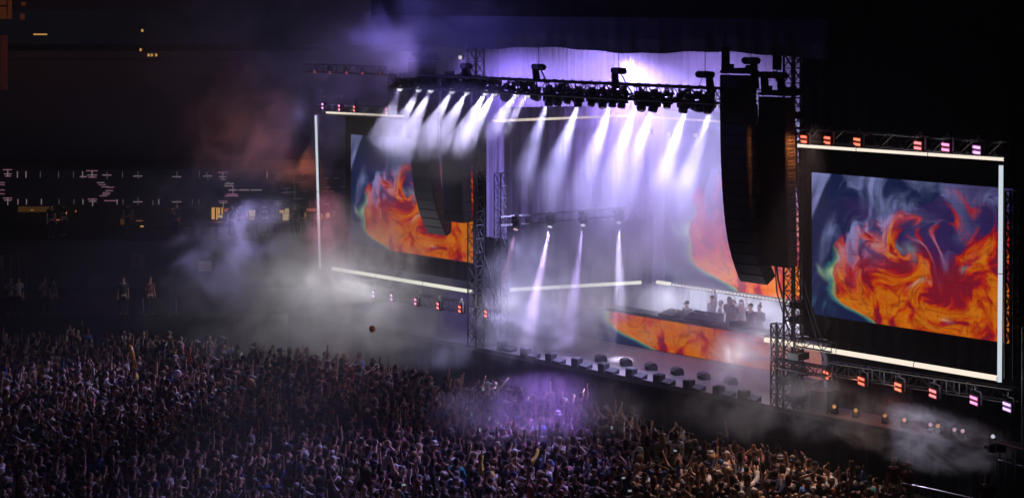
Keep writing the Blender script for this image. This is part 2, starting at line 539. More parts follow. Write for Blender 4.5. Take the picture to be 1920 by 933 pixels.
# black masking behind the side screens
def masking(label, a0, a1, z0, z1, b=.62):
    t = stage_thing('masking_wall', label, 'masking wall')
    m = MB(); n = max(4, int((a1 - a0) * 6)); vs = []; fs = []
    for i in range(n + 1):
        a = a0 + (a1 - a0) * i / n
        o_ = .03 * math.sin(i * 1.7)
        vs += [(a, b + o_, z0), (a, b + o_, z1), (a, b + .08 + o_, z0), (a, b + .08 + o_, z1)]
    for i in range(n):
        k = 4 * i
        fs += [(k, k + 4, k + 5, k + 1), (k + 2, k + 3, k + 7, k + 6)]
    m.add(vs, fs); m.build('cloth', M['black_cloth'], t)
    return t
aq0, _ = SP(1499, 300, .62); aq1, _ = SP(1905, 300, .62)
masking('tall black cloth wall carrying the right hand screen', aq0, aq1 - .45, 4.45, 14.9)
masking('dark cloth wall beyond the outer edge of the right screen', aq1 - 1.5, aq1 + 6, 2.0, 14.9, 1.9)
ap0, _ = SP(648, 300, .62); ap1, _ = SP(886, 300, .62)
masking('black cloth wall carrying the left hand screen', ap0, ap1, 4.45, 10.9)
mt0, _ = SP(886, 300, 1.2); mt1, _ = SP(909, 300, 1.2)
masking('narrow black cloth strip added to darken the gap behind the left stage tower', mt0, mt1, 2.0, 12.9, 1.2)  # added so the lit backcloth does not show through the tower
masking('dark skirting cloth under the right hand screen behind the floor lights', aq0 + .6, aq1 + 1, 2.0, 4.6, 1.4)

# ------------------------------------------------------------------ glowing tubes round the screens
M['tube_warm'] = emis('warm_white_tube', (1.0, .86, .72), 1.15)
M['tube_cool'] = emis('cool_white_tube', (.80, .90, 1.0), .85)
M['tube_neutral'] = emis('white_tube', (.95, .93, .80), 1.0)
TUBES = 'glowing light tubes framing the stage screens'
def tube(label, p0, p1, mat, r=.065, joints=4):
    p0, p1 = Vector(p0), Vector(p1)
    t = thing('light_tube', label, 'light tube', (p0 + p1) / 2, 0, TUBES)
    c = (p0 + p1) / 2
    m = MB(); m.bar(p0 - c, p1 - c, r, 8); m.build('glowing_tube', mat, t)
    dd = (p1 - p0).normalized()
    nj = max(2, int((p1 - p0).length / 2.4))
    for i in range(nj + 1):
        q = (p0 - c).lerp(p1 - c, i / nj)
        m = MB(); m.bar(q - dd * .012, q + dd * .012, r * 1.06, 8); m.build('clamp', M['grey_metal'], t)
    m = MB()
    back = Vector((VX, VY, 0)) * (r + .045)
    m.bar(p0 - c + back - dd * .06, p1 - c + back + dd * .06, .04, 4)
    m.build('mount_rail', M['black_metal'], t)
    return t
def tubepx(label, q0, q1, b, mat, r=.065):
    a, z = SP(*q0, b); a_, z_ = SP(*q1, b)
    return tube(label, W(a, b, z), W(a_, b, z_), mat, r)
tubepx('upright light tube at the outer edge of the left screen', (592, 216), (600, 503), 0, M['tube_cool'], .055)
tubepx('horizontal light tube along the top of the left screen', (612, 211), (760, 218), 0, M['tube_warm'], .045)
tubepx('horizontal light tube below the left screen, half in smoke', (624, 503), (887, 547), 0, M['tube_neutral'], .075)
tubepx('short light tube piece glimpsed between the beams above the curved speaker', (800, 220), (829, 222), 0, M['tube_warm'], .04)
tubepx('shortest light tube piece between the beams beside the left tower', (875, 225), (893, 226), 0, M['tube_warm'], .04)
tubepx('horizontal light tube along the top of the right screen', (1481, 272), (1884, 299), 0, M['tube_warm'], .055)
tubepx('upright light tube at the outer edge of the right screen', (1877, 309), (1874, 716), -.05, M['tube_cool'], .07)
tubepx('brightest horizontal light tube below the right screen', (1434, 636), (1872, 709), 0, M['tube_warm'], .085)
def on(b0, q):
    a, z = SP(q[0], q[1], b0); return W(a, b0, z)
tube('light tube low on the stage side behind the four mid beams', on(1.4, (955, 543)), on(6.7, (1202, 529)), M['tube_neutral'], .075)
tube('light tube high on the stage side, tinted red behind the beams', on(.9, (922, 227)), on(6.5, (1180, 217)), M['tube_warm'], .055)
tube('light tube above the rear screen ending behind the big speaker', on(7.3, (1180, 217)), on(7.3, (1352, 228)), M['tube_warm'], .05)
# dotted strip under the rear screen
st = thing('dotted_light_strip', 'row of small white lamps under the rear stage screen', 'light strip', W(aC0, 7.3, zC0), SROT)
m = MB(); m.bar((0, 0, -.05), (12, 0, -.05), .03); m.build('rail', M['black_metal'], st)
m = MB(); m.bar((-.2, -.05, .02), (.55, -.05, .02), .075, 8); m.build('end_tube', M['tube_neutral'], st)
for k in range(60):
    m = MB(); m.box(.72 + k * .185, -.05, 0, .085, .06, .05); m.build('lamp', M['tube_neutral'], st)
# ------------------------------------------------------------------ lattice trusses and towers
def truss(label, p0, p1, w=.5, bay=None, mat='dark_truss', r=.028, cat='truss', group='lattice trusses of the stage', name='truss', brace=.014):
    p0, p1 = Vector(p0), Vector(p1)
    d = p1 - p0; Ln = d.length
    t = thing(name, label, cat, p0, 0, group)
    vertical = abs(d.normalized().z) > .9
    if vertical:
        x = Vector((0, 0, 1 if d.z > 0 else -1)); yv = Vector((VX, VY, 0)); 
    else:
        x = d.normalized(); yv = Vector((0, 0, 1)).cross(x).normalized()
    zv = x.cross(yv).normalized()
    t.rotation_euler = Matrix((x, yv, zv)).transposed().to_euler()
    h = w / 2
    n = max(2, round(Ln / (bay or w)))
    cs = [(-h, -h), (h, -h), (h, h), (-h, h)]
    m = MB()
    for y, z in cs:
        m.bar((0, y, z), (Ln, y, z), r, 5)
    m.build('chords', M[mat], t)
    m = MB()
    for i in range(n + 1):
        xx = Ln * i / n
        for k in range(4):
            a, b = cs[k], cs[(k + 1) % 4]
            m.bar((xx, *a), (xx, *b), brace, 3)
            if i < n:
                x2 = Ln * (i + 1) / n
                if (i + k) % 2: m.bar((xx, *a), (x2, *b), brace, 3)
                else: m.bar((xx, *b), (x2, *a), brace, 3)
                if vertical: 
                    if (i + k) % 2: m.bar((xx, *b), (x2, *a), brace * .8, 3)
                    else: m.bar((xx, *a), (x2, *b), brace * .8, 3)
    m.build('bracing', M[mat], t)
    return t

def at(px, py, b):
    a, z = SP(px, py, b); return W(a, b, z)

# front lighting truss, level, in front of the stage
aF0, _ = SP(640, 148, -.3); aF1, _ = SP(1347, 180, -.3)
bF = -2.2
aF0, zF0 = SP(738, 146, bF); aF1, zF1 = SP(1347, 180, bF); zF = zF1
ft = truss('long front lighting truss under the roof carrying the white beam lamps', W(aF0, bF, zF), W(aF1, bF, zF), .52, mat='dark_truss', r=.045, brace=.022)
m = MB()   # clutter of cable looms and clamps along the truss
Lf = (W(aF1, 0, 0) - W(aF0, 0, 0)).length
m.path([(Lf * i / 120, -.12 + .08 * math.sin(i * .7), -.2 + .07 * math.sin(i * 1.3)) for i in range(121)], .05, 5)
m.build('cable_loom', M['rubber'], ft)
m = MB(); m.path([(Lf * i / 120, .15 + .05 * math.sin(i * .9), .26 + .04 * math.sin(i * 1.9)) for i in range(121)], .045, 5); m.build('cable_loom', M['rubber'], ft)
for i in range(60):
    x = rng.uniform(.2, Lf - .2)
    m = MB(); m.box(x, rng.uniform(-.25, .25), rng.uniform(-.3, .28), rng.uniform(.08, .4), rng.uniform(.06, .14), rng.uniform(.06, .16)); m.build('clamp', M['rubber'], ft)
truss('inner lighting truss behind the front one, over the stage floor', W(1, 2.2, 12.55), W(11.5, 2.2, 12.55), .40, r=.03, brace=.016)
a, z = SP(940, 405, 4.9)
mt = truss('mid height truss behind the four floor beams, in violet haze', at(938, 415, .6), at(1172, 396, 5.2), .34, r=.02, brace=.01)

# towers
lt_a, _ = SP(891, 400, .0)
truss('left stage tower of lattice steel beside the left screen', W(lt_a + .15, -.1, 2.0), W(lt_a + .15, -.1, 14.1), .46, .55, r=.03, brace=.014)
truss('slimmer left tower leg standing right behind the left stage tower', W(lt_a + .55, .9, 2.0), W(lt_a + .55, .9, 9.0), .38, .5, r=.025, brace=.012)
rt_a, _ = SP(1489, 400, .0)
rt = truss('right stage tower of lattice steel between stage and right screen', W(rt_a, -.05, 2.0), W(rt_a, -.05, 14.2), .46, .50, r=.045, brace=.02)
m = MB()
for z in (2.4, 3.0, 3.35, 3.9, 5.1, 5.6, 9.7, 10.2, 12.1, 12.9):
    m = MB(); m.box(z - 2, rng.uniform(-.2, .2), rng.uniform(-.3, .3), .22, .6, .5); m.build('motor_block', M['black_metal'], rt)
truss('short leg of the right tower foot, nearer the stage floor', W(rt_a - .55, -.25, 2.0), W(rt_a - .55, -.25, 4.9), .3, .45, r=.035, brace=.018)
truss('low cross truss joining the right tower to the screen wall', W(rt_a - .5, -.3, 3.55), W(rt_a + 1.7, -.3, 3.55), .3, .35, r=.03, brace=.016)
truss('upper cross truss behind the bright tube at the tower foot', W(rt_a + .2, .0, 4.35), W(rt_a + 1.7, .0, 4.35), .28, .35, r=.03, brace=.016)
er_a, _ = SP(1892, 500, .0)
truss('lattice leg in front of the outer edge of the right screen', W(er_a + .12, -.02, 4.3), W(er_a + .12, -.02, 10.1), .30, .55, r=.05, brace=.02)
truss('end tower of grey steel at the far right of the stage', W(er_a + .95, -.1, 2.0), W(er_a + .95, -.1, 6.0), .5, .5, 'grey_metal', r=.03, brace=.018)
# trusses over and under the side screens
truss('grey truss above the right screen with six lit strobes', at(1497, 252, .1), at(1884, 280, .1), .42, .5, 'grey_metal', r=.022, brace=.014)
truss('grey truss hidden below the right screen above six strobes', at(1555, 690, .5), at(1905, 742, .5), .42, .5, 'grey_metal', r=.022, brace=.014)
truss('thin grey truss along the top of the left screen', at(596, 205, .2), at(765, 212, .2), .40, .5, 'grey_metal', r=.02, brace=.013)
truss('thin grey truss under the left screen in smoke', at(640, 535, .4), at(925, 585, .4), .40, .5, 'grey_metal', r=.02, brace=.013)

# ------------------------------------------------------------------ hanging line arrays
BH = .41
def array_meshes():
    c = MB()
    # cabinet tapers towards the back like a wedge; x = along the stage, y = depth, z = height
    w, dp, h = 1.2, .50, BH - .001
    vs = [(-w / 2, 0, -h / 2), (w / 2, 0, -h / 2), (-w / 2, 0, h / 2), (w / 2, 0, h / 2),
          (-w / 2, dp, -h / 2), (w / 2, dp, -h / 2), (-w / 2, dp, h / 2 - .015), (w / 2, dp, h / 2 - .015)]
    c.add(vs, [(0, 1, 3, 2), (5, 4, 6, 7), (4, 0, 2, 6), (1, 5, 7, 3), (2, 3, 7, 6), (4, 5, 1, 0)])
    gme = MB()
    gme.box(0, -.018, 0, 1.16, .03, h - .05)
    s = MB()
    for sx in (1,):
        s.mi = 0
        s.box(sx * (w / 2 + .008), dp * .52, 0, .012, dp * .78, h * .66)
        s.mi = 1
        for ky in range(4):
            for kz in range(2):
                s.box(sx * (w / 2 + .017), dp * (.24 + .17 * ky), -.065 + .12 * kz, .008, .055, .075)
    return (c.mesh('cabinet', M['speaker']), gme.mesh('grille', M['grille']), s.mesh('side_plate', [M['speaker_side'], M['black_metal']]))
AM = array_meshes()
def line_array(label, px, py, b, n, angs, bag=True):
    a, z = SP(px, py, b)
    t = thing('line_array_speaker', label, 'speaker', W(a + .6, b, z), SROT, 'hanging line array speakers')
    m = MB(); m.box(0, .33, .10, 1.25, .62, .10); m.box(0, .33, .19, .12, 1.1, .10); m.box(-.5, .33, .2, .08, .5, .3); m.box(.5, .33, .2, .08, .5, .3)
    m.build('flying_frame', M['black_metal'], t)
    pos = Vector((0, 0, 0))
    for k in range(n):
        th = R(angs[k])
        d = Vector((0, math.sin(th), -math.cos(th)))
        c = pos + d * (BH / 2)
        cab = meshobj('cabinet', AM[0], t); cab.location = c; cab.rotation_euler = (th, 0, 0)
        meshobj('grille', AM[1], cab); meshobj('side_plate', AM[2], cab); q_ = meshobj('side_plate', AM[2], cab); q_.location = (0, .50 * 1.04, 0); q_.rotation_euler = (0, 0, PI)
        pos = pos + d * BH
    m = MB()
    zc = pos.z
    m.path([(.45, .7, -1.0), (.5, .75, zc * .5), (.55, .9 + pos.y * .6, zc * .85), (.62, pos.y + .55, zc + .1), (.75, pos.y + .8, zc - .9), (1.3, pos.y + 1.3, zc - 3.2)], .035)
    m.path([(.35, .7, -1.0), (.42, .78, zc * .5), (.5, .92 + pos.y * .6, zc * .85), (.6, pos.y + .5, zc - .3), (1.15, pos.y + 1.2, zc - 3.2)], .025)
    m.build('cable', M['rubber'], t)
    return t
J = [0, 0, .5, 1, 1.3, 1.8, 2.4, 3, 4, 5, 6.5, 8, 10.5, 13.5, 18, 22, 27, 31]
S_ = [0, 0, 0, .5, .5, 1, 1, 1.2, 1.5, 1.5, 2, 2, 2.5, 3]
line_array('big curved black speaker hang nearest the right tower, side lit orange', 1350, 140, -1.8, 18, J)
line_array('straight black speaker hang touching the right tower, shorter than its neighbour', 1422, 181, -1.2, 14, S_)
line_array('curved speaker hang in front of the left screen, violet in the smoke', 766, 115, -1.0, 18, J)
line_array('straight shorter speaker hang beside the left tower, over orange liquid picture', 828, 150, -.8, 14, S_)

# ------------------------------------------------------------------ chain hoists, bags and rigging above the truss
HO = 'chain hoists and motor bags under the roof'
def hoist(label, px, py, b, bag_dx=0.0, bag_len=.6, roll=.5, cable=True, extra=None):
    a, z = SP(px, py, b)
    t = thing('chain_hoist', label, 'hoist', W(a, b, z), SROT, HO)
    m = MB(); m.bar((-roll / 2, 0, 0), (roll / 2, 0, 0), .12, 10); m.ball((-roll / 2, 0, 0), .12); m.ball((roll / 2, 0, 0), .12)
    m.box(.02, 0, .02, .22, .3, .2); m.build('motor', M['black_metal'], t)
    for dx in (bag_dx if isinstance(bag_dx, (list, tuple)) else [bag_dx]):
        m = MB(); m.bar((dx, 0, -.1), (dx + .05, .02, -.1 - bag_len), .13, 9, .15); m.build('chain_bag', M['black_cloth'], t)
    m = MB()
    m.path([(0, 0, .1), (0, 0, 14.3 - z)], .012, 4)
    m.path([(-.12, 0, -.1), (-.25, 0, -.35)], .012); m.path([(.12, 0, -.1), (.4, 0, -.5), (.5, 0, -.55)], .03)
    m.build('chain', M['black_metal'], t)
    return t
hoist('chain hoist above the truss left of the others, on a thin cable', 1010, 126, bF, -.18, .45)
hoist('chain hoist with hooked bag above the middle of the front truss', 1160, 133, bF, -.2, .55, .5)
hoist('chain hoist right at the end of the front truss beside the big speaker', 1322, 140, bF, .2, .65, .6)
hoist('chain hoist high above the big curved speaker with a long bag', 1408, 114, -1.8, .12, .85, .55)
hoist('twin bag chain hoist over the straight right speaker', 1449, 141, -.9, [-.38, .34], .6, 1.0)
hoist('faint chain hoist in violet haze near the left tower', 874, 124, bF, -.1, .35, .4)
def hangbag(label, px, y0, y1, b, r):
    a, z0 = SP(px, y0, b); _, z1 = SP(px, y1, b)
    t = thing('cable_bag', label, 'cable bag', W(a, b, z1), SROT, 'long black bags hanging from the roof')
    m = MB(); H = z0 - z1
    m.bar((0, 0, H), (.02, 0, H * .4), r * .9, 12, r); m.bar((.02, 0, H * .4), (0, 0, 0), r, 12, r * .95); m.build('bag', M['black_cloth'], t)
    m = MB(); m.bar((0, 0, H - .1), (0, 0, H + .5), .03); m.bar((0, 0, -.02), (0, 0, -.2), .02); m.build('rope', M['rubber'], t)
hangbag('long black bag hanging from the roof down to the big curved speaker', 1360, 88, 138, -1.6, .15)
hangbag('long black bag hanging from the roof over the straight right speaker', 1457, 88, 131, -.8, .15)

# ------------------------------------------------------------------ lamps
def lens_mat(name, col, s):
    return emis(name, col, s, False)
M['lens_white'] = lens_mat('lit_lens_white', (.86, .86, 1.0), .9)
M['lens_pink'] = lens_mat('lit_lens_pink', (1.0, .60, .80), .7)
M['lens_dark'] = surf('dark_glass_lens', (.02, .02, .04), .12, 0, .1, 10, spec=.8)
M['lens_red'] = lens_mat('lit_lens_red', (1.0, .20, .12), .5)
M['lens_orange'] = lens_mat('lit_lens_orange', (1.0, .42, .10), .8)
def mh_meshes():
    base = MB(); base.box(0, 0, -.06, .34, .26, .12); base.box(0, 0, .03, .16, .1, .08)
    yoke = MB(); yoke.box(-.19, 0, -.26, .05, .14, .34); yoke.box(.19, 0, -.26, .05, .14, .34); yoke.box(0, 0, -.125, .40, .15, .05)
    head = MB()
    prof = [(-.20, .07), (-.16, .125), (.02, .145), (.16, .135), (.20, .12)]
    for (z0, r0), (z1, r1) in zip(prof[:-1], prof[1:]):
        head.bar((0, 0, -z0), (0, 0, -z1), r0, 12, r1)
    lens = MB(); lens.bar((0, 0, -.203), (0, 0, -.212), .105, 14)
    return [x for x in (base.mesh('base', M['black_metal']), yoke.mesh('yoke', M['black_metal']), head.mesh('head', M['speaker'], True))], lens
MHM, _lens = mh_meshes()
LENS = {k: _lens.mesh('lens', M[k]) for k in ('lens_white', 'lens_pink', 'lens_dark', 'lens_red', 'lens_orange')}
def moving_head(label, loc, lens='lens_dark', aim=None, group='moving head lamps under the trusses', s=1.0, flip=False):
    """base clamps at loc, yoke below (above when flipped), head turned towards the direction aim"""
    t = thing('moving_head_lamp', label, 'stage lamp', loc, SROT, group)
    t.scale = (s, s, s)
    if flip: t.rotation_euler = (PI, 0, SROT)
    meshobj('base', MHM[0], t); meshobj('yoke', MHM[1], t)
    h = meshobj('head', MHM[2], t); h.location = (0, 0, -.38)
    if aim is not None:
        d = t.rotation_euler.to_matrix().inverted() @ Vector(aim).normalized()
        h.rotation_euler = d.to_track_quat('-Z', 'Y').to_euler()
    meshobj('lens', LENS[lens], h)
    return t
ORD = ['first', 'second', 'third', 'fourth', 'fifth', 'sixth', 'seventh', 'eighth', 'ninth', 'tenth', 'eleventh', 'twelfth', 'thirteenth', 'fourteenth', 'fifteenth', 'sixteenth', 'seventeenth', 'eighteenth']
BEAMS = []
for k, (px, ex, ey) in enumerate(((750, 712, 268), (785, 722, 290), (808, 742, 300), (848, 775, 295), (876, 803, 300), (911, 832, 310), (928, 848, 306), (969, 888, 290), (990, 905, 292))):
    a, z = SP(px, 163 + (px - 750) * .05, bF)
    c = W(a, bF, z)
    dv = (DP(ex, ey, c.y - 8) - c).normalized()
    moving_head('%s lit beam lamp from the left under the front truss' % ORD[k], c - dv * .2 + Vector((0, 0, .38)), 'lens_white', dv, s=1.15)
    BEAMS.append((c + dv * .12, dv))
for k, px in enumerate((949, 1004, 1030, 1047, 1065, 1084, 1110, 1129, 1149, 1166, 1203, 1226, 1251, 1282, 1307, 1327)):
    a, z = SP(px, 166 + (px - 949) * .045, bF)
    if k in (0, 1, 14): dv = Vector((UX, UY, -.15))
    else: dv = Vector((-VX * rng.uniform(.1, .5), -VY * .3, -1)) + Vector((UX, UY, 0)) * rng.uniform(-.3, .3)
    moving_head('%s dark lamp from the left hanging below the front truss' % ORD[k], W(a, bF, z + .12), 'lens_dark', dv, s=rng.uniform(.95, 1.25))
INNER = []
for k, (px, py) in enumerate(((1030, 182), (1088, 184), (1149, 186), (1196, 188), (1228, 190), (1290, 196), (1335, 200))):
    a, z = SP(px, py, 2.1)
    dv = Vector((-VX * .27 - UX * .24, -VY * .30 - UY * .24, -1)).normalized()
    c = W(a, 2.1, z)
    moving_head('%s lit lamp of the hazy row behind the front truss' % ORD[k], c + Vector((0, 0, .3)), 'lens_white', dv, s=.8)
    INNER.append((c, dv))
MID = []
for k, (px, py, tx, ty, col, w) in enumerate(((967, 431, 925, 600, (1, .50, .80), 2200), (1031, 426, 995, 600, (.84, .66, 1), 5000), (1093, 423, 1070, 600, (.62, .50, 1), 2600), (1160, 418, 1163, 600, (.80, .80, 1), 5000))):
    b = .7 + 1.45 * k
    a, z = SP(px, py, b); a2, z2 = SP(tx, ty, b - 2.0)
    dv = (W(a2, b - 2.0, z2) - W(a, b, z)).normalized()
    moving_head('%s lit lamp from the left on the mid height truss' % ORD[k], W(a, b, z) - dv * .2 + Vector((0, 0, .38)), 'lens_pink' if k == 0 else 'lens_white', dv, s=.95)
    MID.append((W(a, b, z) + dv * .08, dv, col, w))
for k, px in enumerate((1530, 1575, 1620, 1668, 1722, 1775, 1830)):
    a, z = SP(px, 172 + (px - 1530) * .04, 1.2)
    moving_head('%s dim lamp of the row high above the right screen' % ORD[k], W(a, 1.2, z + .4), 'lens_red' if k in (2, 3, 4, 5) else 'lens_dark', Vector((-.5, -.9, -.9)), s=.8)
for k, (px, py) in enumerate(((591, 135), (619, 136), (650, 137), (680, 138), (713, 139))):
    a, z = SP(px, py, 1.0)
    moving_head('%s small red lamp glowing in the dark above the left screen' % ORD[k], W(a, 1.0, z + .25), 'lens_red', Vector((0, -1, -.1)), s=.62)
hl = truss('unlit truss in the dark carrying five small red lamps', at(575, 127, 1.0), at(730, 133, 1.0), .35, .5, r=.02, brace=.012)
hl = truss('unlit truss carrying the dim lamps high above the right screen', at(1505, 160, 1.2), at(1870, 180, 1.2), .35, .5, r=.02, brace=.012)

# strobes: two bright bars in a housing on a bracket
def strobe(label, loc, col, s=.9, w=.44, group='rectangular strobe lamps along the screens', power=2.2):
    key = 'strobe_%.2f_%.2f_%.2f' % col
    if key not in M:
        M[key] = emis('lit_strobe_glass', tuple(min(1, .08 + .92 * c) for c in col), power)
        M[key + 'b'] = emis('lit_strobe_rim', col, .16)
    t = thing('strobe_lamp', label, 'strobe', loc, SROT - R(25), group)
    m = MB(); m.box(0, .09, 0, w * 1.25, .16, .36); m.build('housing', M['black_metal'], t, bevel=.015)
    m = MB(); m.box(0, .002, 0, w * 1.1, .012, .30); m.build('reflector', M[key + 'b'], t)
    for sz in (-1, 1):
        m = MB(); m.box(0, -.012, sz * .082, w * .98, .016, .075); m.build('lamp_bar', M[key], t)
    m = MB(); m.box(-w * .7, .08, .10, .03, .05, .42); m.box(w * .7, .08, .10, .03, .05, .42); m.box(0, .08, .31, w * 1.4, .05, .03); m.box(0, .08, .38, .06, .08, .14)
    m.build('bracket', M['grey_metal'], t)
    return t
RED, ORG, PNK, MAG, PUR, LIL = (1, .10, .03), (1, .14, .04), (1, .16, .18), (1, .22, .50), (.90, .35, .95), (.72, .38, 1.0)
for k, (px, py, c) in enumerate(((1507, 261, RED), (1551, 263, RED), (1607, 266, ORG), (1721, 273, PNK), (1773, 276, MAG), (1831, 281, PUR))):
    strobe('%s strobe from the left above the right screen, glowing %s' % (ORD[k], ('red', 'red', 'orange red', 'pink red', 'pink', 'violet pink')[k]), at(px, py, -.15), c)
for k, (px, py, c) in enumerate(((1548, 702, RED), (1615, 714, RED), (1684, 725, ORG), (1749, 737, PNK), (1826, 750, MAG), (1888, 762, LIL))):
    strobe('%s strobe from the left below the right screen, glowing %s' % (ORD[k], ('red', 'red', 'orange red', 'pink red', 'pink', 'lilac')[k]), at(px, py, .2), c, w=.42)
for k, (px, py, c) in enumerate(((700, 551, LIL), (734, 557, PUR), (779, 565, MAG), (821, 573, PNK), (862, 579, ORG), (911, 588, ORG))):
    strobe('%s strobe from the left in smoke below the left screen' % ORD[k], at(px, py, .0), c, w=.28)
for k, (px, py, c) in enumerate(((605, 199, PUR), (636, 202, MAG), (664, 204, PNK), (725, 208, ORG))):
    strobe('%s strobe from the left above the left screen' % ORD[k], at(px, py, .0), c, w=.28)
for k, (px, py) in enumerate(((1216, 247), (1253, 251), (1304, 254), (1177, 194), (1239, 197), (1275, 199), (1342, 200), (863, 108))):
    t = thing('rear_flood_lamp', '%s small white flood lamp shining through the stage haze' % ORD[k], 'flood lamp', at(px, py, 6.5), SROT, 'small white flood lamps inside the stage')
    m = MB(); m.box(0, .06, 0, .26, .12, .2); m.build('housing', M['black_metal'], t)
    m = MB(); m.box(0, -.004, 0, .22, .01, .16); m.build('lamp_face', M['tube_neutral'], t)
    m = MB(); m.path([(0, .06, .1), (0, .06, .8)], .012); m.build('hanger', M['black_metal'], t)

# small lamps along the lip of the right wing
FL = 'small moving lamps on the lip of the right wing'
for k, (px, py, ln) in enumerate(((1565, 768, 'lens_orange'), (1612, 774, 'lens_orange'), (1660, 783, 'lens_orange'), (1703, 790, 'lens_orange'), (1745, 803, 'lens_pink'), (1766, 804, 'lens_orange'), (1790, 817, 'lens_pink'), (1812, 812, 'lens_pink'), (1862, 823, 'lens_white'))):
    a, z = SP(px, py, .4 + .2 * (k % 2))
    moving_head('%s small floor lamp from the left on the right wing lip' % ORD[k], W(a, .4, 2.02), ln, Vector((-.3, -1, .25 + .1 * (k % 3))), FL, .62, True)
# ------------------------------------------------------------------ small gear on the stage floor
def gp2(px, py, z):
    p = GP(px, py, z); return p
MON = 'black wedge monitors standing along the stage lip'
for k, (px, py) in enumerate(((935, 657), (979, 669), (1026, 679), (1075, 688), (1125, 698), (1177, 708), (1229, 719), (1285, 730), (1341, 742), (1388, 750))):
    p = gp2(px, py, 2.0)
    lead = ('%s pair of black boxes from the left along the stage lip' % ORD[k])
    t = thing('floor_lamp_box', lead, 'floor lamp', (p.x, p.y, 2.001), SROT, 'black box pairs along the stage lip'); t.scale = (.66, .66, .66)
    m = MB(); m.box(0, .30, .25, .50, .50, .50); m.build('box_body', M['speaker'], t, bevel=.02)
    m = MB(); m.box(0, .30, .515, .36, .36, .03); m.box(0, .30, .54, .16, .16, .03); m.build('box_lid', M['grey_metal'] if k % 2 else M['black_metal'], t)
    w_ = MB()
    vs = [(.30, .12, 0), (.95, .12, 0), (.30, .62, 0), (.95, .62, 0), (.30, .12, .16), (.95, .12, .12), (.30, .62, .30), (.95, .62, .27)]
    w_.add(vs, [(0, 2, 3, 1), (4, 5, 7, 6), (0, 1, 5, 4), (2, 6, 7, 3), (0, 4, 6, 2), (1, 3, 7, 5)]); w_.build('low_unit', M['speaker'], t)
    m = MB(); m.box(.62, .105, .07, .5, .02, .08); m.build('grille', M['grille'], t)
for k, (px, py) in enumerate(((1127, 677), (1174, 684), (1221, 692), (1270, 701), (1320, 710), (1371, 719))):
    p = gp2(px, py, 2.0)
    t = thing('stage_monitor', '%s rounded floor monitor from the left, between boxes and orange riser' % ORD[k], 'monitor speaker', (p.x, p.y, 2.001), SROT + R(150), 'rounded floor monitors on the stage'); t.scale = (.66, .66, .60)
    m = MB()
    vs = []
    prof = [(-.30, 0), (.30, 0), (.30, .22), (.18, .38), (-.02, .46), (-.20, .42), (-.30, .25)]
    for x in (-.36, .36):
        vs += [(x * (1 if i < 3 else .86), y, z) for i, (y, z) in enumerate(prof)]
    n = len(prof)
    m.add(vs, [tuple(range(n)), tuple(reversed(range(n, 2 * n)))] + [(i, n + i, n + (i + 1) % n, (i + 1) % n) for i in range(n)])
    m.build('cabinet', M['speaker'], t, bevel=.03)
    m = MB(); m.box(0, .27, .32, .56, .03, .24, rot=(R(45), 0, 0)); m.build('grille', M['grille'], t)
# gear on the riser table
def desk(label, px, b, w, h, shape):
    a, _ = SP(px, 600, b)
    t = thing('mixing_desk' if shape else 'flight_case', label, 'equipment', W(a, b, 3.33), SROT)
    m = MB()
    if shape:
        m.add([(-w / 2, -.35, 0), (w / 2, -.35, 0), (-w / 2, .4, 0), (w / 2, .4, 0), (-w / 2, -.35, h * .35), (w / 2, -.35, h * .35), (-w / 2, .4, h), (w / 2, .4, h)],
              [(0, 2, 3, 1), (4, 5, 7, 6), (0, 1, 5, 4), (2, 6, 7, 3), (0, 4, 6, 2), (1, 3, 7, 5)])
    else:
        m.box(0, 0, h / 2, w, .6, h)
    m.build('body', M['speaker'], t, bevel=.02)
    m = MB()
    for i in range(int(w * 9)):
        m.box(-w / 2 + .1 + i * .11, rng.uniform(-.2, .25), h * .75 + .03, .05, .06, .03)
    m.build('controls', M['grey_metal'], t)
desk('low sloping desk at the left end of the riser table', 1258, 5.4, .8, .22, True)
desk('long sloping mixing desk between the lone performer and the others', 1318, 5.4, 1.5, .32, True)
desk('small black case near the right end of the riser table', 1392, 5.4, .8, .2, False)
# amp cases behind the right tower foot
for k, (px, py, b, s) in enumerate(((1515, 748, .6, .9), (1545, 752, .5, .7), (930, 640, 1.4, .8))):
    a, _ = SP(px, py, b)
    t = thing('flight_case', ('big black case behind the right tower foot', 'smaller black case right of the big one by the right tower', 'pale case beside the left tower foot')[k], 'equipment case', W(a, b, 2.0), SROT)
    m = MB(); m.box(0, 0, s * .5 + .06, s, .6, s); m.build('case_body', M['speaker'], t, bevel=.02)
    m = MB()
    for sx in (-1, 1):
        m.box(sx * s / 2, -.305, s * .5 + .06, .03, .02, s)
    m.box(0, -.305, s + .05, s, .02, .03); m.box(0, -.305, .08, s, .02, .03)
    m.build('edge_trim', M['grey_metal'], t)
    for sx in (-1, 1):
        m = MB(); m.bar((sx * s * .36, -.2, .0), (sx * s * .36, -.2, .06), .04, 8); m.build('caster', M['rubber'], t)
# low ramp of pale boards at the right
p = GP(1420, 775, 1.6)
# orange reflecting floor plates on the right wing
for k, (px, py) in enumerate(((1515, 770), (1575, 778), (1632, 786))):
    a, _ = SP(px, py, 1.0)
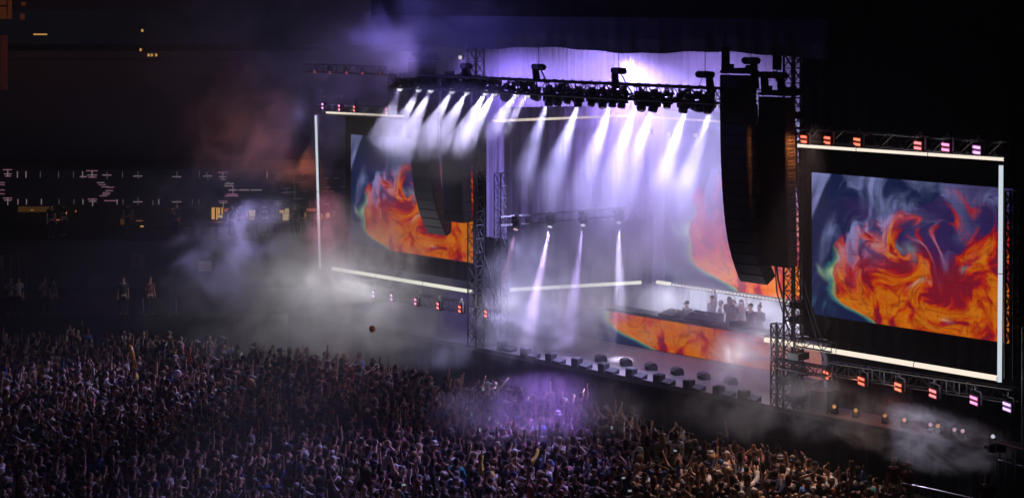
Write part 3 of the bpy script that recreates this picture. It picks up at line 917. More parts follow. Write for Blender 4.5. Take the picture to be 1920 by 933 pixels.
# rail at the right end of the stage
def rail(label, pts, h, posts, mat='grey_metal', name='guard_rail', group=None, r=.025, mids=(.5,)):
    pts = [Vector(p) for p in pts]
    t = thing(name, label, 'railing', pts[0], 0, group)
    o0 = pts[0]
    m = MB(); m.path([p - o0 + Vector((0, 0, h)) for p in pts], r, 6); m.build('top_rail', M[mat], t)
    for md in mids:
        m = MB(); m.path([p - o0 + Vector((0, 0, h * md)) for p in pts], r * .6, 5); m.build('mid_rail', M[mat], t)
    for a, b in zip(pts[:-1], pts[1:]):
        for i in range(posts):
            q = a.lerp(b, i / posts) - o0
            m = MB(); m.bar(q, q + Vector((0, 0, h)), r * .9, 5); m.build('post', M[mat], t)
    return t
rail('grey rail running right from the end of the right wing', [DP(1868, 828, 57.6) - Vector((0, 0, 1.0)), DP(1960, 853, 56.0) - Vector((0, 0, 1.0))], 1.0, 5)

# crowd barriers
def barrier(label, p0, p1, name='crowd_barrier', h=1.12):
    p0, p1 = Vector(p0), Vector(p1)
    d = p1 - p0
    t = thing(name, label, 'barrier', p0, math.atan2(d.y, d.x), 'steel crowd barriers')
    L_ = d.length
    m = MB(); m.bar((0, 0, h), (L_, 0, h), .03, 6); m.bar((0, 0, .12), (L_, 0, .12), .03, 6); m.bar((0, 0, 0), (0, 0, h), .03, 6); m.bar((L_, 0, 0), (L_, 0, h), .03, 6)
    m.build('rail_frame', M['grey_metal'], t)
    m = MB()
    for i in range(1, int(L_ / .16)):
        m.bar((i * .16, 0, .12), (i * .16, 0, h), .010, 4)
    m.build('bars', M['grey_metal'], t)
    for fx in (.2, L_ - .2):
        m = MB(); m.box(fx, -.35, .02, .06, .8, .04); m.build('foot', M['grey_metal'], t)
bp = [GP(1690, 906, 1.1), GP(1745, 917, 1.1), GP(1802, 930, 1.1), GP(1862, 944, 1.1)]
for k in range(3):
    a, b = bp[k].copy(), bp[k + 1].copy(); a.z = b.z = 0
    barrier(('first', 'second', 'third')[k] + ' steel barrier from the left at the crowd corner, lower right', a, b)

# ------------------------------------------------------------------ the stadium side behind: terrace, concourse, upper wall
YW = 96.0
def FZ(py, y=YW): return CAMZ - (py - 2) * y / FPX
def FX(px, y=YW): return (px - 960) / FPX * y
tr = thing('terrace', 'dark raised terrace behind the crowd with a low front wall', 'terrace', (0, 0, 0))
m = MB(); m.box(-30.5, 91, .85, 41, 10, 1.7); m.build('terrace_floor', M['concrete'], tr)
m = MB(); m.box(-30.5, 85.9, 1.0, 41, .2, 2.0); m.build('front_wall', M['concrete'], tr)
sb = thing('stadium_building', 'dark stadium side with a lit concourse and pink light strips on its upper wall', 'building', (0, 0, 0))
zt, zb = FZ(318), FZ(386)
m = MB(); m.box(-25, YW + .3, (zt + zb) / 2, 64, .6, zt - zb); m.build('parapet', surf('black_painted_parapet', (.03, .03, .035), .8, 0, .4, .5), sb)
m = MB(); m.box(-25, YW + .35, FZ(455) / 2 + .45, 64, .5, FZ(455) - .9); m.build('lower_wall', M['concrete'], sb)
m = MB(); m.box(-25, YW + 3, FZ(455) + .05, 64, 6, .1); m.build('concourse_floor', M['concrete'], sb)
m = MB(); m.box(-25, YW + 6, 5.0, 64, .3, 12.0); m.build('rear_wall', surf('dark_rear_wall', (.05, .045, .045), .9, 0, .4, .5), sb)
m = MB(); m.box(-25, YW + 3.2, zt - .05, 64, 6.0, .15); m.build('ceiling_slab', M['concrete'], sb)
m = MB(); m.box(-25, YW + 4, 10.6, 64, .5, 5.6); m.box(-25, YW + 3.7, FZ(118) - .1, 64, .3, .25); m.build('upper_wall', surf('black_upper_wall', (.03, .03, .036), .8, 0, .4, .4), sb)
m = MB(); m.box(-25, YW + 6, 20, 64, 3, 9.0); m.build('upper_stand', surf('black_stand', (.015, .015, .018), .9, 0, .3, .4), sb)
M['strip_pink'] = emis('pink_light_strip', (.95, .38, .60), .26, False)
M['strip_white'] = emis('pale_light_strip', (.85, .62, .74), .24, False)
M['strip_dim'] = emis('dim_light_strip', (.60, .42, .55), .10, False)
def strip(x0, y0, x1, y1, k='strip_white', th=1.3):
    m = MB(); w_ = th * YW / FPX
    X0, X1, Z0, Z1 = FX(min(x0, x1)), FX(max(x0, x1)), FZ(max(y0, y1)), FZ(min(y0, y1))
    m.box((X0 + X1) / 2, YW - .04, (Z0 + Z1) / 2, max(w_, X1 - X0), .05, max(w_, Z1 - Z0))
    m.build('light_strip', M[k], sb)
S = strip
for x in (33, 49, 76, 110, 138, 155, 230, 374, 388, 501):
    S(x, 321, x, 333, 'strip_white' if x % 2 else 'strip_dim')
for x in (34, 50, 78, 111, 139, 156, 220, 231, 298, 361, 373, 455):
    S(x, 373, x, 383, 'strip_white' if x % 2 == 0 else 'strip_dim')
def cross(x, y, k='strip_white', k2='strip_pink', rows=(0, 8, 12), wd=9):
    S(x, y - 1, x, y + 13, k)
    for i, r_ in enumerate(rows):
        S(x - wd + 2 * i, y + r_, x + wd - 1 - i, y + r_, k2 if i != 1 else k)
cross(15, 318); cross(15, 371, rows=(0, 4)); cross(173, 320, wd=11); cross(174, 373, rows=(0, 4)); cross(418, 323, rows=(0, 8, 13)); cross(419, 377, rows=(0, 3))
cross(520, 324, 'strip_dim', 'strip_dim', (0, 9, 13)); cross(521, 377, 'strip_white', 'strip_dim', (0, 5))
cross(259, 322, 'strip_dim', 'strip_white', (8,)); cross(259, 371, 'strip_dim', 'strip_white', (7,)); cross(332, 322, 'strip_dim', 'strip_white', (9,)); cross(332, 376, 'strip_dim', 'strip_white', (2,))
cross(390, 326, 'strip_dim', 'strip_white', (4,)); cross(201, 323, 'strip_dim', 'strip_white', (5,))
for i, (dx, y) in enumerate(((182, 342), (185, 346), (190, 350), (200, 351), (198, 357), (193, 361), (192, 364), (187, 367))):
    S(dx, y, dx + 14, y, 'strip_pink' if i % 2 else 'strip_white', 1.1)
for y in (342, 346, 356, 363): S(0, y, 9, y, 'strip_pink', 1.2)
for i, (x0, x1, y) in enumerate(((422, 438, 344), (421, 436, 348), (429, 445, 356), (448, 467, 356), (471, 491, 356), (425, 446, 364), (422, 447, 367))):
    S(x0, y, x1, y, 'strip_pink' if i > 4 else 'strip_white', 1.8)
S(437, 347, 437, 366); S(428, 340, 428, 344)
for (x0, x1, y) in ((527, 545, 353), (530, 556, 360), (527, 545, 362), (550, 567, 342), (560, 577, 340), (550, 567, 372), (548, 562, 383), (567, 580, 358)):
    S(x0, y, x1, y, 'strip_dim', 1.2)
for x, a, b in ((550, 330, 345), (553, 345, 368), (537, 352, 363), (569, 325, 331), (581, 375, 385)): S(x, a, x, b, 'strip_dim', 1.0)
S(196, 376, 221, 376, 'strip_pink'); S(150, 331, 163, 331); S(286, 376, 288, 384, 'strip_dim')
for (x0, y) in ((607, 334), (626, 334), (610, 351), (607, 358), (618, 358), (612, 365), (609, 383), (640, 350), (640, 368)): S(x0, y, x0 + 9, y, 'strip_dim', 1.1)
# kiosks lit warm on the concourse
M['kiosk_gold'] = emis('lit_kiosk_gold', (1.0, .52, .14), .62)
M['kiosk_cream'] = emis('lit_kiosk_cream', (1.0, .72, .38), .50)
M['kiosk_red'] = emis('lit_kiosk_red', (.85, .24, .13), .32)
M['kiosk_dim'] = emis('dim_kiosk_light', (.80, .36, .10), .06)
def pane(x0, y0, x1, y1, k, dy=5.6, name='lit_window'):
    yy = YW + dy; m = MB()
    X0, X1 = FX(x0, yy), FX(x1, yy); Z0, Z1 = FZ(y1, yy), FZ(y0, yy)
    m.box((X0 + X1) / 2, yy, (Z0 + Z1) / 2, X1 - X0, .08, Z1 - Z0); return m.build(name, M[k], sb)
for q in ((397, 389, 408, 411, 'kiosk_gold'), (409, 389, 418, 401, 'kiosk_gold'), (409, 403, 417, 408, 'kiosk_cream'), (400, 415, 417, 417, 'kiosk_gold'), (420, 391, 442, 396, 'kiosk_red'), (444, 391, 463, 396, 'kiosk_gold'), (455, 389, 464, 394, 'kiosk_cream'),
          (463, 394, 487, 406, 'kiosk_cream'), (464, 408, 476, 412, 'kiosk_cream'), (490, 390, 508, 396, 'kiosk_cream'), (524, 394, 532, 399, 'kiosk_gold'), (530, 400, 542, 413, 'kiosk_cream'), (534, 391, 545, 399, 'kiosk_cream'),
          (545, 391, 594, 396, 'kiosk_red'), (557, 396, 574, 406, 'kiosk_gold'), (556, 408, 571, 413, 'kiosk_cream'), (592, 399, 598, 413, 'kiosk_red'), (598, 401, 604, 411, 'kiosk_gold'), (612, 399, 618, 408, 'kiosk_gold'), (622, 394, 630, 406, 'kiosk_dim'),
          (34, 387, 92, 397, 'kiosk_dim'), (98, 394, 103, 410, 'kiosk_dim'), (58, 393, 63, 394, 'kiosk_gold'), (115, 397, 125, 401, 'kiosk_gold'), (105, 411, 112, 413, 'kiosk_red'), (226, 410, 235, 421, 'kiosk_dim'), (255, 413, 267, 414, 'kiosk_red'),
          (263, 423, 269, 425, 'kiosk_gold'), (268, 440, 275, 442, 'kiosk_gold'), (141, 394, 143, 398, 'kiosk_red'), (322, 390, 328, 395, 'kiosk_dim')):
    pane(*q)
# counters and dark menu boards break up the kiosks
for q in ((403, 390, 405, 411), (413, 389, 415, 402), (576, 399, 590, 413), (440, 389, 442, 412), (520, 389, 524, 416), (500, 398, 512, 402)):
    yy = YW + 5.2; m = MB(); m.box((FX(q[0], yy) + FX(q[2], yy)) / 2, yy, (FZ(q[1], yy) + FZ(q[3], yy)) / 2, FX(q[2], yy) - FX(q[0], yy), .1, FZ(q[1], yy) - FZ(q[3], yy)); m.build('kiosk_board', M['black_metal'], sb)
# top left: lit room and column
for q in ((0, 0, 22, 12, 'tl'), (0, 13, 22, 36, 'tl'), (38, 0, 48, 22, 'tl'), (38, 25, 46, 38, 'tl')):
    pass
M['room_orange'] = emis('dim_orange_room', (.85, .20, .06), .06)
def far(x0, y0, x1, y1, k, name):
    yy = YW + 2.9; m = MB()
    m.box((FX(x0, yy) + FX(x1, yy)) / 2, yy, (FZ(y0, yy) + FZ(y1, yy)) / 2, FX(x1, yy) - FX(x0, yy), .1, FZ(y0, yy) - FZ(y1, yy)); return m.build(name, k, sb)
far(-2, -2, 12, 10, M['room_orange'], 'lit_window'); far(-2, 13, 12, 36, M['room_orange'], 'lit_window'); far(15, 1, 22, 36, M['room_orange'], 'lit_window'); far(40, 4, 48, 11, M['room_orange'], 'lit_window'); far(38, 26, 46, 37, M['room_orange'], 'lit_window')
far(63, 63.5, 88, 66, M['kiosk_gold'], 'light_strip'); far(2, 66, 14, 168, surf('rusty_column', (.20, .07, .04), .7), 'column')
for x, y in ((265, 55), (262, 91), (283, 101), (277, 101), (291, 101)): far(x, y, x + 3.5, y + 5, M['kiosk_gold'], 'light_strip')
point((FX(25, YW) , YW + .5, FZ(110)), 18, (1, .35, .15), .3, 'room_glow')
point((FX(440), YW + 3.5, FZ(400)), 30, (1, .6, .3), .3, 'kiosk_glow'); point((FX(560), YW + 3.5, FZ(400)), 30, (1, .5, .3), .3, 'kiosk_glow')

# concourse railing
for k, (x0, x1) in enumerate(((385, 430), (432, 520), (522, 640))):
    a, b = Vector((FX(x0), YW - .1, FZ(455))), Vector((FX(x1), YW - .1, FZ(455)))
    t = thing('concourse_railing', ('railing panel by the gold kiosk on the concourse', 'longest railing stretch in the middle of the concourse', 'railing stretch behind the outer tube of the left screen')[k], 'railing', a, 0, 'concourse railings')
    Lr = (b - a).length
    m = MB(); m.bar((0, 0, 1.05), (Lr, 0, 1.05), .025, 5); m.bar((0, 0, .05), (Lr, 0, .05), .025, 5); m.build('top_rail', M['grey_metal'], t)
    m = MB()
    for i in range(int(Lr / .14)): m.bar((i * .14, 0, .05), (i * .14, 0, 1.05), .012, 4)
    m.build('bars', M['grey_metal'], t)

# signs
def text_mesh(txt, size, mat, parent, loc, ext=.004, align='CENTER', name='lettering'):
    cu = bpy.data.curves.new(name, 'FONT'); cu.body = txt; cu.size = size; cu.align_x = align; cu.align_y = 'CENTER'; cu.extrude = ext
    o = bpy.data.objects.new(name + '_curve', cu); C.objects.link(o)
    dg = bpy.context.evaluated_depsgraph_get(); dg.update()
    me = bpy.data.meshes.new_from_object(o.evaluated_get(dg)); me.name = name
    bpy.data.objects.remove(o)
    me.materials.clear(); me.materials.append(mat)
    q = meshobj(name, me, parent); q.location = loc; q.rotation_euler = (R(90), 0, 0)
    return q
t = thing('exit_sign', 'small white lamp-lit sign with red EMERGENCY and EXIT lettering', 'sign', (FX(385), YW - .12, FZ(498)))
m = MB(); m.box(0, 0, 0, .66, .06, .50); m.build('board', surf('white_sign_board', (.75, .74, .68), .5, 0, .05), t)
text_mesh('EMERGENCY', .115, surf('red_sign_paint', (.6, .06, .03), .5, 0, .05), t, (0, -.034, .05))
text_mesh('EXIT', .15, M['black_metal'], t, (.06, -.034, -.12))
m = MB(); m.box(0, -.22, .30, .10, .08, .04); m.path([(0, -.02, .32), (0, -.22, .32)], .015); m.build('sign_lamp', M['black_metal'], t)
spot(Vector((FX(385), YW - .38, FZ(498) + .34)), Vector((FX(384), YW - .14, FZ(498) + .05)), 5, (1, .97, .88), 80, .9, .03, 'sign_lamp_light')
t = thing('wall_poster', 'dim grey poster with a dark standing figure shape on the lower wall', 'poster', (FX(258), YW - .12, FZ(489)))
m = MB(); m.box(0, 0, 0, .70, .05, .76); m.build('board', surf('grey_poster', (.09, .09, .11), .6), t)
m = MB(); m.box(0, -.03, .08, .10, .012, .30); m.box(0, -.03, -.13, .16, .012, .06); m.build('mark', M['black_metal'], t)
t = thing('wall_poster', 'pale poster cut off at the left edge of the lower wall', 'poster', (FX(0), YW - .12, FZ(491)))
m = MB(); m.box(0, 0, 0, .38, .05, .62); m.build('board', surf('pale_poster', (.16, .16, .20), .6), t)
# fence frame at far left of the terrace
rail('tall thin railing at the far left of the terrace', [(FX(-8, 92), 92, 1.7), (FX(63, 92), 92, 1.7)], 2.1, 5, 'grey_metal', 'terrace_railing', None, .02, (.25, .5, .75))
barrier('steel barrier with fine bars on the terrace, beside the seated rows', (FX(268, 86.3), 86.3, 1.95), (FX(330, 86.3), 86.3, 1.95), 'crowd_barrier', .7)
# ------------------------------------------------------------------ people: skeletons grown into one skin each
def skin_mesh(name, verts, edges, radii, sub=1, root=0):
    me = bpy.data.meshes.new(name + '_bones')
    me.from_pydata(verts, edges, [])
    o = bpy.data.objects.new(name + '_bones', me)
    C.objects.link(o)
    sk = o.modifiers.new('skin', 'SKIN')
    sk.use_smooth_shade = True
    if not me.skin_vertices:
        me.skin_vertices.new()
    sv = me.skin_vertices[0].data
    for i, r in enumerate(radii):
        sv[i].radius = r if isinstance(r, tuple) else (r, r)
        sv[i].use_root = (i == root)
    if sub:
        s = o.modifiers.new('sub', 'SUBSURF'); s.levels = sub; s.render_levels = sub
    dg = bpy.context.evaluated_depsgraph_get(); dg.update()
    out = bpy.data.meshes.new_from_object(o.evaluated_get(dg))
    out.name = name
    bpy.data.objects.remove(o); bpy.data.meshes.remove(me)
    return out

class Sk:
    def __init__(self): self.v, self.e, self.r = [], [], []
    def p(self, co, r, link=None):
        self.v.append(tuple(co)); self.r.append(r)
        i = len(self.v) - 1
        if link is not None: self.e.append((link, i))
        return i

# arm poses: (elbow, wrist, hand direction) for the figure's right (+x) side, relative to the shoulder; front is +y
ARMS = {
    'down': ((.05, -.02, -.29), (.06, .08, -.53), (0, .2, -1)),
    'up': ((.07, .08, .27), (.03, .10, .53), (0, .1, 1)),
    'upwide': ((.17, .06, .23), (.26, .10, .47), (.3, .1, 1)),
    'bent': ((.14, .16, .10), (.06, .22, .34), (-.1, .2, 1)),
    'phone': ((.10, .20, -.04), (-.02, .36, .16), (-.2, .5, 1)),
    'clap': ((.14, .18, .16), (-.13, .24, .36), (-.2, .2, 1)),
    'point': ((.09, .22, .16), (.08, .42, .36), (0, .8, .7)),
    'chest': ((.10, .10, -.26), (-.05, .28, -.16), (-.6, .4, .5)),
    'head': ((.20, .04, .16), (-.02, .0, .26), (-1, 0, .3)),
}
def person_meshes(tag_, armR, armL, lean=0.0, step=0.0, fine=True, shortsleeve=True):
    S_ = Sk()
    def ln(p): return (p[0], p[1] + lean * max(0, p[2] - .9), p[2])
    pel = S_.p((0, 0, .93), (.155, .115))
    wa = S_.p(ln((0, .0, 1.10)), (.135, .10), pel)
    ch = S_.p(ln((0, .0, 1.30)), (.165, .115), wa)
    cl = S_.p(ln((0, -.01, 1.43)), (.115, .085), ch)
    nk = S_.p(ln((0, -.005, 1.50)), .056, cl)
    hb = S_.p(ln((0, .012, 1.565)), (.066, .078), nk)
    hm = S_.p(ln((0, .018, 1.64)), (.074, .092), hb)
    ht = S_.p(ln((0, .008, 1.715)), (.055, .070), hm)
    if fine:
        S_.p(ln((0, .122, 1.62)), .013, hm)                                   # nose
        for sx in (-1, 1): S_.p(ln((sx * .086, -.005, 1.632)), (.010, .020), hm)   # ears
        S_.p(ln((0, .095, 1.565)), .022, hb)                                  # chin
    shp = []
    for sx, arm in ((1, armR), (-1, armL)):
        sh = S_.p(ln((sx * .175, -.01, 1.405)), (.062, .060), cl)
        e, w_, hd = ARMS[arm]
        base = Vector(ln((sx * .175, -.01, 1.405)))
        E = base + Vector((e[0] * sx, e[1], e[2])); Wr = base + Vector((w_[0] * sx, w_[1], w_[2]))
        ei = S_.p(E, .042, sh); wi = S_.p(Wr, .027, ei)
        d = Vector((hd[0] * sx, hd[1], hd[2])).normalized()
        side = d.cross(Vector((0, 1, .01))).normalized()
        if side.length < .1: side = Vector((1, 0, 0))
        pal = S_.p(Wr + d * .055, (.036, .020), wi)
        if fine:
            for k, (off, ln_) in enumerate(((-.030, .062), (-.010, .074), (.011, .070), (.030, .054))):
                f0 = Wr + d * .09 + side * off
                k0 = S_.p(f0, .0105, pal)
                k1 = S_.p(f0 + d * ln_ * .55 + side * off * .25, .0095, k0)
                S_.p(f0 + d * ln_ + side * off * .3 + Vector((0, .02, 0)), .0085, k1)
            t0 = S_.p(Wr + d * .045 + side * (.042 * sx), .012, pal)
            S_.p(Wr + d * .078 + side * (.066 * sx), .010, t0)
        else:
            S_.p(Wr + d * .15, .022, pal)
        shp.append((base, E, Wr))
    legs = []
    for sx in (1, -1):
        hp = S_.p((sx * .095, 0, .86), (.092, .098), pel)
        kn = S_.p((sx * .11, .03 + step * sx, .50), .060, hp)
        an = S_.p((sx * .12, -.02 + step * sx * .6, .09), .040, kn)
        S_.p((sx * .13, .13 + step * sx * .6, .04), (.042, .034), an)
        legs.append((S_.v[hp], S_.v[kn], S_.v[an]))
    body = skin_mesh('body', S_.v, S_.e, S_.r, 1 if fine else 0)
    T = Sk()
    a0 = T.p(ln((0, 0, .90)), (.175, .135)); a1 = T.p(ln((0, 0, 1.08)), (.155, .122), a0); a2 = T.p(ln((0, 0, 1.30)), (.183, .135), a1); a3 = T.p(ln((0, -.01, 1.425)), (.135, .102), a2)
    T.p(ln((0, -.008, 1.475)), (.075, .07), a3)
    for base, E, Wr in shp:
        b0 = T.p(base, (.078, .076), a3)
        if shortsleeve: T.p(base.lerp(E, .68), .064, b0)
        else:
            b1 = T.p(E, .056, b0); T.p(E.lerp(Wr, .92), .042, b1)
    shirt = skin_mesh('shirt', T.v, T.e, T.r, 1 if fine else 0)
    Q = Sk()
    q0 = Q.p((0, 0, .95), (.165, .126)); q1 = Q.p((0, 0, .88), (.165, .13), q0)
    for h_, k_, n_ in legs:
        b0 = Q.p(h_, (.105, .11), q1); b1 = Q.p(k_, .076, b0); Q.p(n_, .062, b1)
    trousers = skin_mesh('trousers', Q.v, Q.e, Q.r, 1 if fine else 0)
    return body, shirt, trousers

def hair_mesh(kind, lo=False):
    m = MB(); nu, nv = (8, 5) if lo else (14, 9)
    c = (0, -.005, 1.66)
    if kind in ('short', 'long', 'bun', 'pony', 'curly', 'hood'):
        r = {'curly': .125, 'hood': .122}.get(kind, .098)
        m.ball((0, -.022, 1.672), r * .95, r * 1.12, r * 1.02, nu, nv)
    if kind == 'long':
        m.ball((0, -.075, 1.55), .105, .065, .20, nu, nv)
    if kind == 'bun': m.ball((0, -.07, 1.785), .05, .05, .05, 8, 6)
    if kind == 'pony':
        m.ball((0, -.135, 1.68), .035, .035, .035, 8, 5); m.bar((0, -.14, 1.68), (0, -.17, 1.47), .034, 7, .012)
    if kind == 'cap':
        m.ball((0, -.005, 1.685), .098, .118, .088, nu, nv); m.box(0, .15, 1.672, .15, .12, .014, rot=(R(-8), 0, 0))
    if kind == 'bucket':
        m.bar((0, -.005, 1.69), (0, -.005, 1.79), .108, 12, .085); m.bar((0, -.005, 1.665), (0, -.005, 1.70), .155, 12, .11)
    for v in m.v: pass
    if kind in ('short', 'long', 'bun', 'pony', 'curly', 'hood'):
        # keep the face free: push the front of the cap of hair back
        m.v = [(x, min(y, .052 + max(0, z - 1.69) * .9), z) if z < 1.80 else (x, y, z) for x, y, z in m.v]
    return m

def objcol_mat(name, rough=.8, spec=.2, var=.18):
    m, t, out = nt(name); N, L = t.nodes, t.links
    oi = N.new('ShaderNodeObjectInfo'); no = N.new('ShaderNodeTexNoise'); no.inputs['Scale'].default_value = 9
    tc = N.new('ShaderNodeTexCoord'); L.new(tc.outputs['Object'], no.inputs['Vector'])
    mr = N.new('ShaderNodeMapRange'); mr.inputs['To Min'].default_value = 1 - var; mr.inputs['To Max'].default_value = 1 + var; L.new(no.outputs['Fac'], mr.inputs['Value'])
    mx = N.new('ShaderNodeVectorMath'); mx.operation = 'SCALE'; L.new(oi.outputs['Color'], mx.inputs[0]); L.new(mr.outputs[0], mx.inputs['Scale'])
    p = N.new('ShaderNodeBsdfPrincipled'); p.inputs['Roughness'].default_value = rough; p.inputs['Specular IOR Level'].default_value = spec
    L.new(mx.outputs[0], p.inputs['Base Color']); L.new(p.outputs[0], out.inputs['Surface'])
    return m
M['fabric'] = objcol_mat('clothing_fabric'); M['skin'] = objcol_mat('human_skin', .5, .4, .06); M['hairm'] = objcol_mat('hair_strands', .55, .4, .3)

POSES = [('down', 'down', 'arms down'), ('up', 'up', 'both arms straight up'), ('up', 'down', 'right arm raised'), ('down', 'up', 'left arm raised'),
         ('upwide', 'upwide', 'arms spread upward'), ('phone', 'phone', 'both hands before face'), ('clap', 'clap', 'clapping overhead'), ('point', 'down', 'pointing forward'),
         ('chest', 'down', 'one hand at chest'), ('bent', 'bent', 'both elbows bent up'), ('head', 'head', 'hands on head'), ('chest', 'chest', 'hands folded'), ('down', 'bent', 'bent left arm raised'), ('phone', 'down', 'one hand before face')]
PW = [.36, .02, .06, .06, .015, .05, .035, .045, .09, .04, .02, .11, .05, .045]
PW = np.array(PW) / sum(PW)
PROTO = []
for k, (a, b, tx) in enumerate(POSES):
    PROTO.append(person_meshes('p', a, b, lean=(-.03, .05, .0)[k % 3], step=(0, .05, -.04)[k % 3], fine=True, shortsleeve=k % 4 != 3))
for bd, sh, tr_ in PROTO:
    bd.materials.append(M['skin']); sh.materials.append(M['fabric']); tr_.materials.append(M['fabric'])
HK = ['short', 'long', 'bun', 'pony', 'curly', 'cap', 'bucket']
HP = np.array([.34, .24, .06, .08, .08, .15, .05])
HAIR = {k: hair_mesh(k).mesh('hair' if k not in ('cap', 'bucket') else 'hat', M['hairm'] if k not in ('cap', 'bucket') else M['fabric'], True) for k in HK}
HTX = {'short': 'short %s hair', 'long': 'long %s hair', 'bun': '%s bun', 'pony': '%s ponytail', 'curly': 'curly %s hair', 'cap': '%s cap', 'bucket': '%s bucket hat'}
SKINS = [(.52, .33, .24), (.45, .27, .18), (.34, .19, .12), (.20, .11, .07), (.58, .40, .31), (.12, .065, .045)]
SHIRTS = [('black', (.018, .018, .022), .34), ('charcoal', (.05, .05, .055), .16), ('white', (.72, .70, .68), .12), ('grey', (.25, .25, .26), .09), ('navy', (.02, .03, .10), .06), ('red', (.35, .03, .03), .018),
          ('olive', (.10, .11, .04), .05), ('blue', (.06, .14, .42), .04), ('tan', (.38, .26, .15), .04), ('pink', (.60, .22, .30), .02), ('brown', (.12, .06, .035), .03), ('teal', (.04, .28, .28), .01), ('yellow', (.65, .48, .08), .01)]
SHP = np.array([s[2] for s in SHIRTS]); SHP = SHP / SHP.sum()
HAIRC = [('black', (.012, .010, .010), .45), ('dark brown', (.045, .022, .012), .3), ('brown', (.11, .055, .025), .12), ('blond', (.45, .30, .14), .09), ('red', (.30, .07, .02), .04)]
HCP = np.array([h[2] for h in HAIRC]); HCP = HCP / HCP.sum()
HATC = [('black', (.02, .02, .02)), ('white', (.7, .7, .7)), ('navy', (.03, .04, .12)), ('grey', (.3, .3, .3)), ('beige', (.5, .42, .3))]

def person(loc, rz, label, pose=0, hair='short', skin=0, shirt=(.02, .02, .02), hairc=(.02, .02, .02), trous=(.02, .02, .03), s=1.0, group=None, sitting=False):
    bd, sh, tr_ = PROTO[pose]
    o = meshobj('person', bd)
    o.location = loc; o.rotation_euler = (0, 0, rz); o.scale = (s, s, s)
    o.color = (*SKINS[skin], 1)
    setp(o, label, 'person', group)
    c = meshobj('shirt', sh, o); c.color = (*shirt, 1)
    c = meshobj('trousers', tr_, o); c.color = (*trous, 1)
    c = meshobj('hair' if hair not in ('cap', 'bucket') else 'hat', HAIR[hair], o); c.color = (*hairc, 1)
    return o

# --- where the crowd stands
def front_b(a):
    """depth of the front edge of the crowd along the stage (negative b is towards the audience)"""
    return -(3.0 + .45 * math.sin(a * .5 + 1.2) + .25 * math.sin(a * 1.7) + (max(0, 3 - a) * .13 if a < 3 else 0) + (max(0, a - 12) * .17 if a > 12 else 0))
def to_ab(x, y):
    dx, dy = x - OX, y - OY
    return dx * UX + dy * UY, dx * VX + dy * VY
pts = []
yy = 54.6
row = 0
while yy < 84.4:
    row += 1
    hw = .285 * yy + .8
    xx = -hw + rng.uniform(0, .5)
    while xx < hw:
        x, y = xx + rng.uniform(-.15, .15), yy + rng.uniform(-.20, .20)
        a, b = to_ab(x, y)
        ok = b < front_b(a)
        if y > 78 and rng.random() < (y - 78) / 9: ok = False
        if rng.random() < .07: ok = False
        # the far right corner is fenced off
        if x > .222 * y: ok = False
        if ok: pts.append((x, y))
        xx += rng.uniform(.46, .62)
    yy += rng.uniform(.50, .60)
pts.sort(key=lambda p: p[1])
focus = W(6, 3, 0)
def facing(x, y):
    return math.atan2(focus.y - y, focus.x - x) - PI / 2 + rng.normal(0, .28)

NEAR = 300
near = pts[:NEAR]; rest = pts[NEAR:]
used = {}
# place words: rows counted by distance, columns by plain tenths of the width
def where(x, y):
    px = 960 + x / y * FPX
    names = ['at left frame edge', 'far left part', 'left of middle', 'just left of middle', 'in the middle', 'just right of middle', 'right of middle', 'right part', 'near steel barrier']
    return names[int(max(0, min(8, px / 1920 * 9)))]
seq = 0
def make_near(x, y):
    global seq
    for attempt in range(200):
        pose = int(rng.choice(len(POSES), p=PW)); hk = str(rng.choice(HK, p=HP))
        si = int(rng.choice(len(SHIRTS), p=SHP)); hi = int(rng.choice(len(HAIRC), p=HCP)); ti = int(rng.integers(len(HATC)))
        hc = HATC[ti] if hk in ('cap', 'bucket') else HAIRC[hi]
        key = (pose, hk, si, hc[0], where(x, y))
        if key not in used:
            used[key] = 1; break
    lab = '%s, %s, %s, %s, %s' % ('person', SHIRTS[si][0] + ' top', HTX[hk] % hc[0], POSES[pose][2], where(x, y))
    lab = lab.replace(', in the', ', in the').replace('  ', ' ')
    seq += 1
    h = .95 + rng.normal(0, .045) - (.05 if hk in ('long', 'bun', 'pony') else 0)
    return person((x, y, 0), facing(x, y), lab, pose, hk, int(rng.integers(len(SKINS))), SHIRTS[si][1], hc[1], [(.02, .02, .03), (.03, .05, .12), (.10, .09, .08)][int(rng.integers(3))], h, 'people in the nearest rows of the crowd')
for x, y in near:
    make_near(x, y)

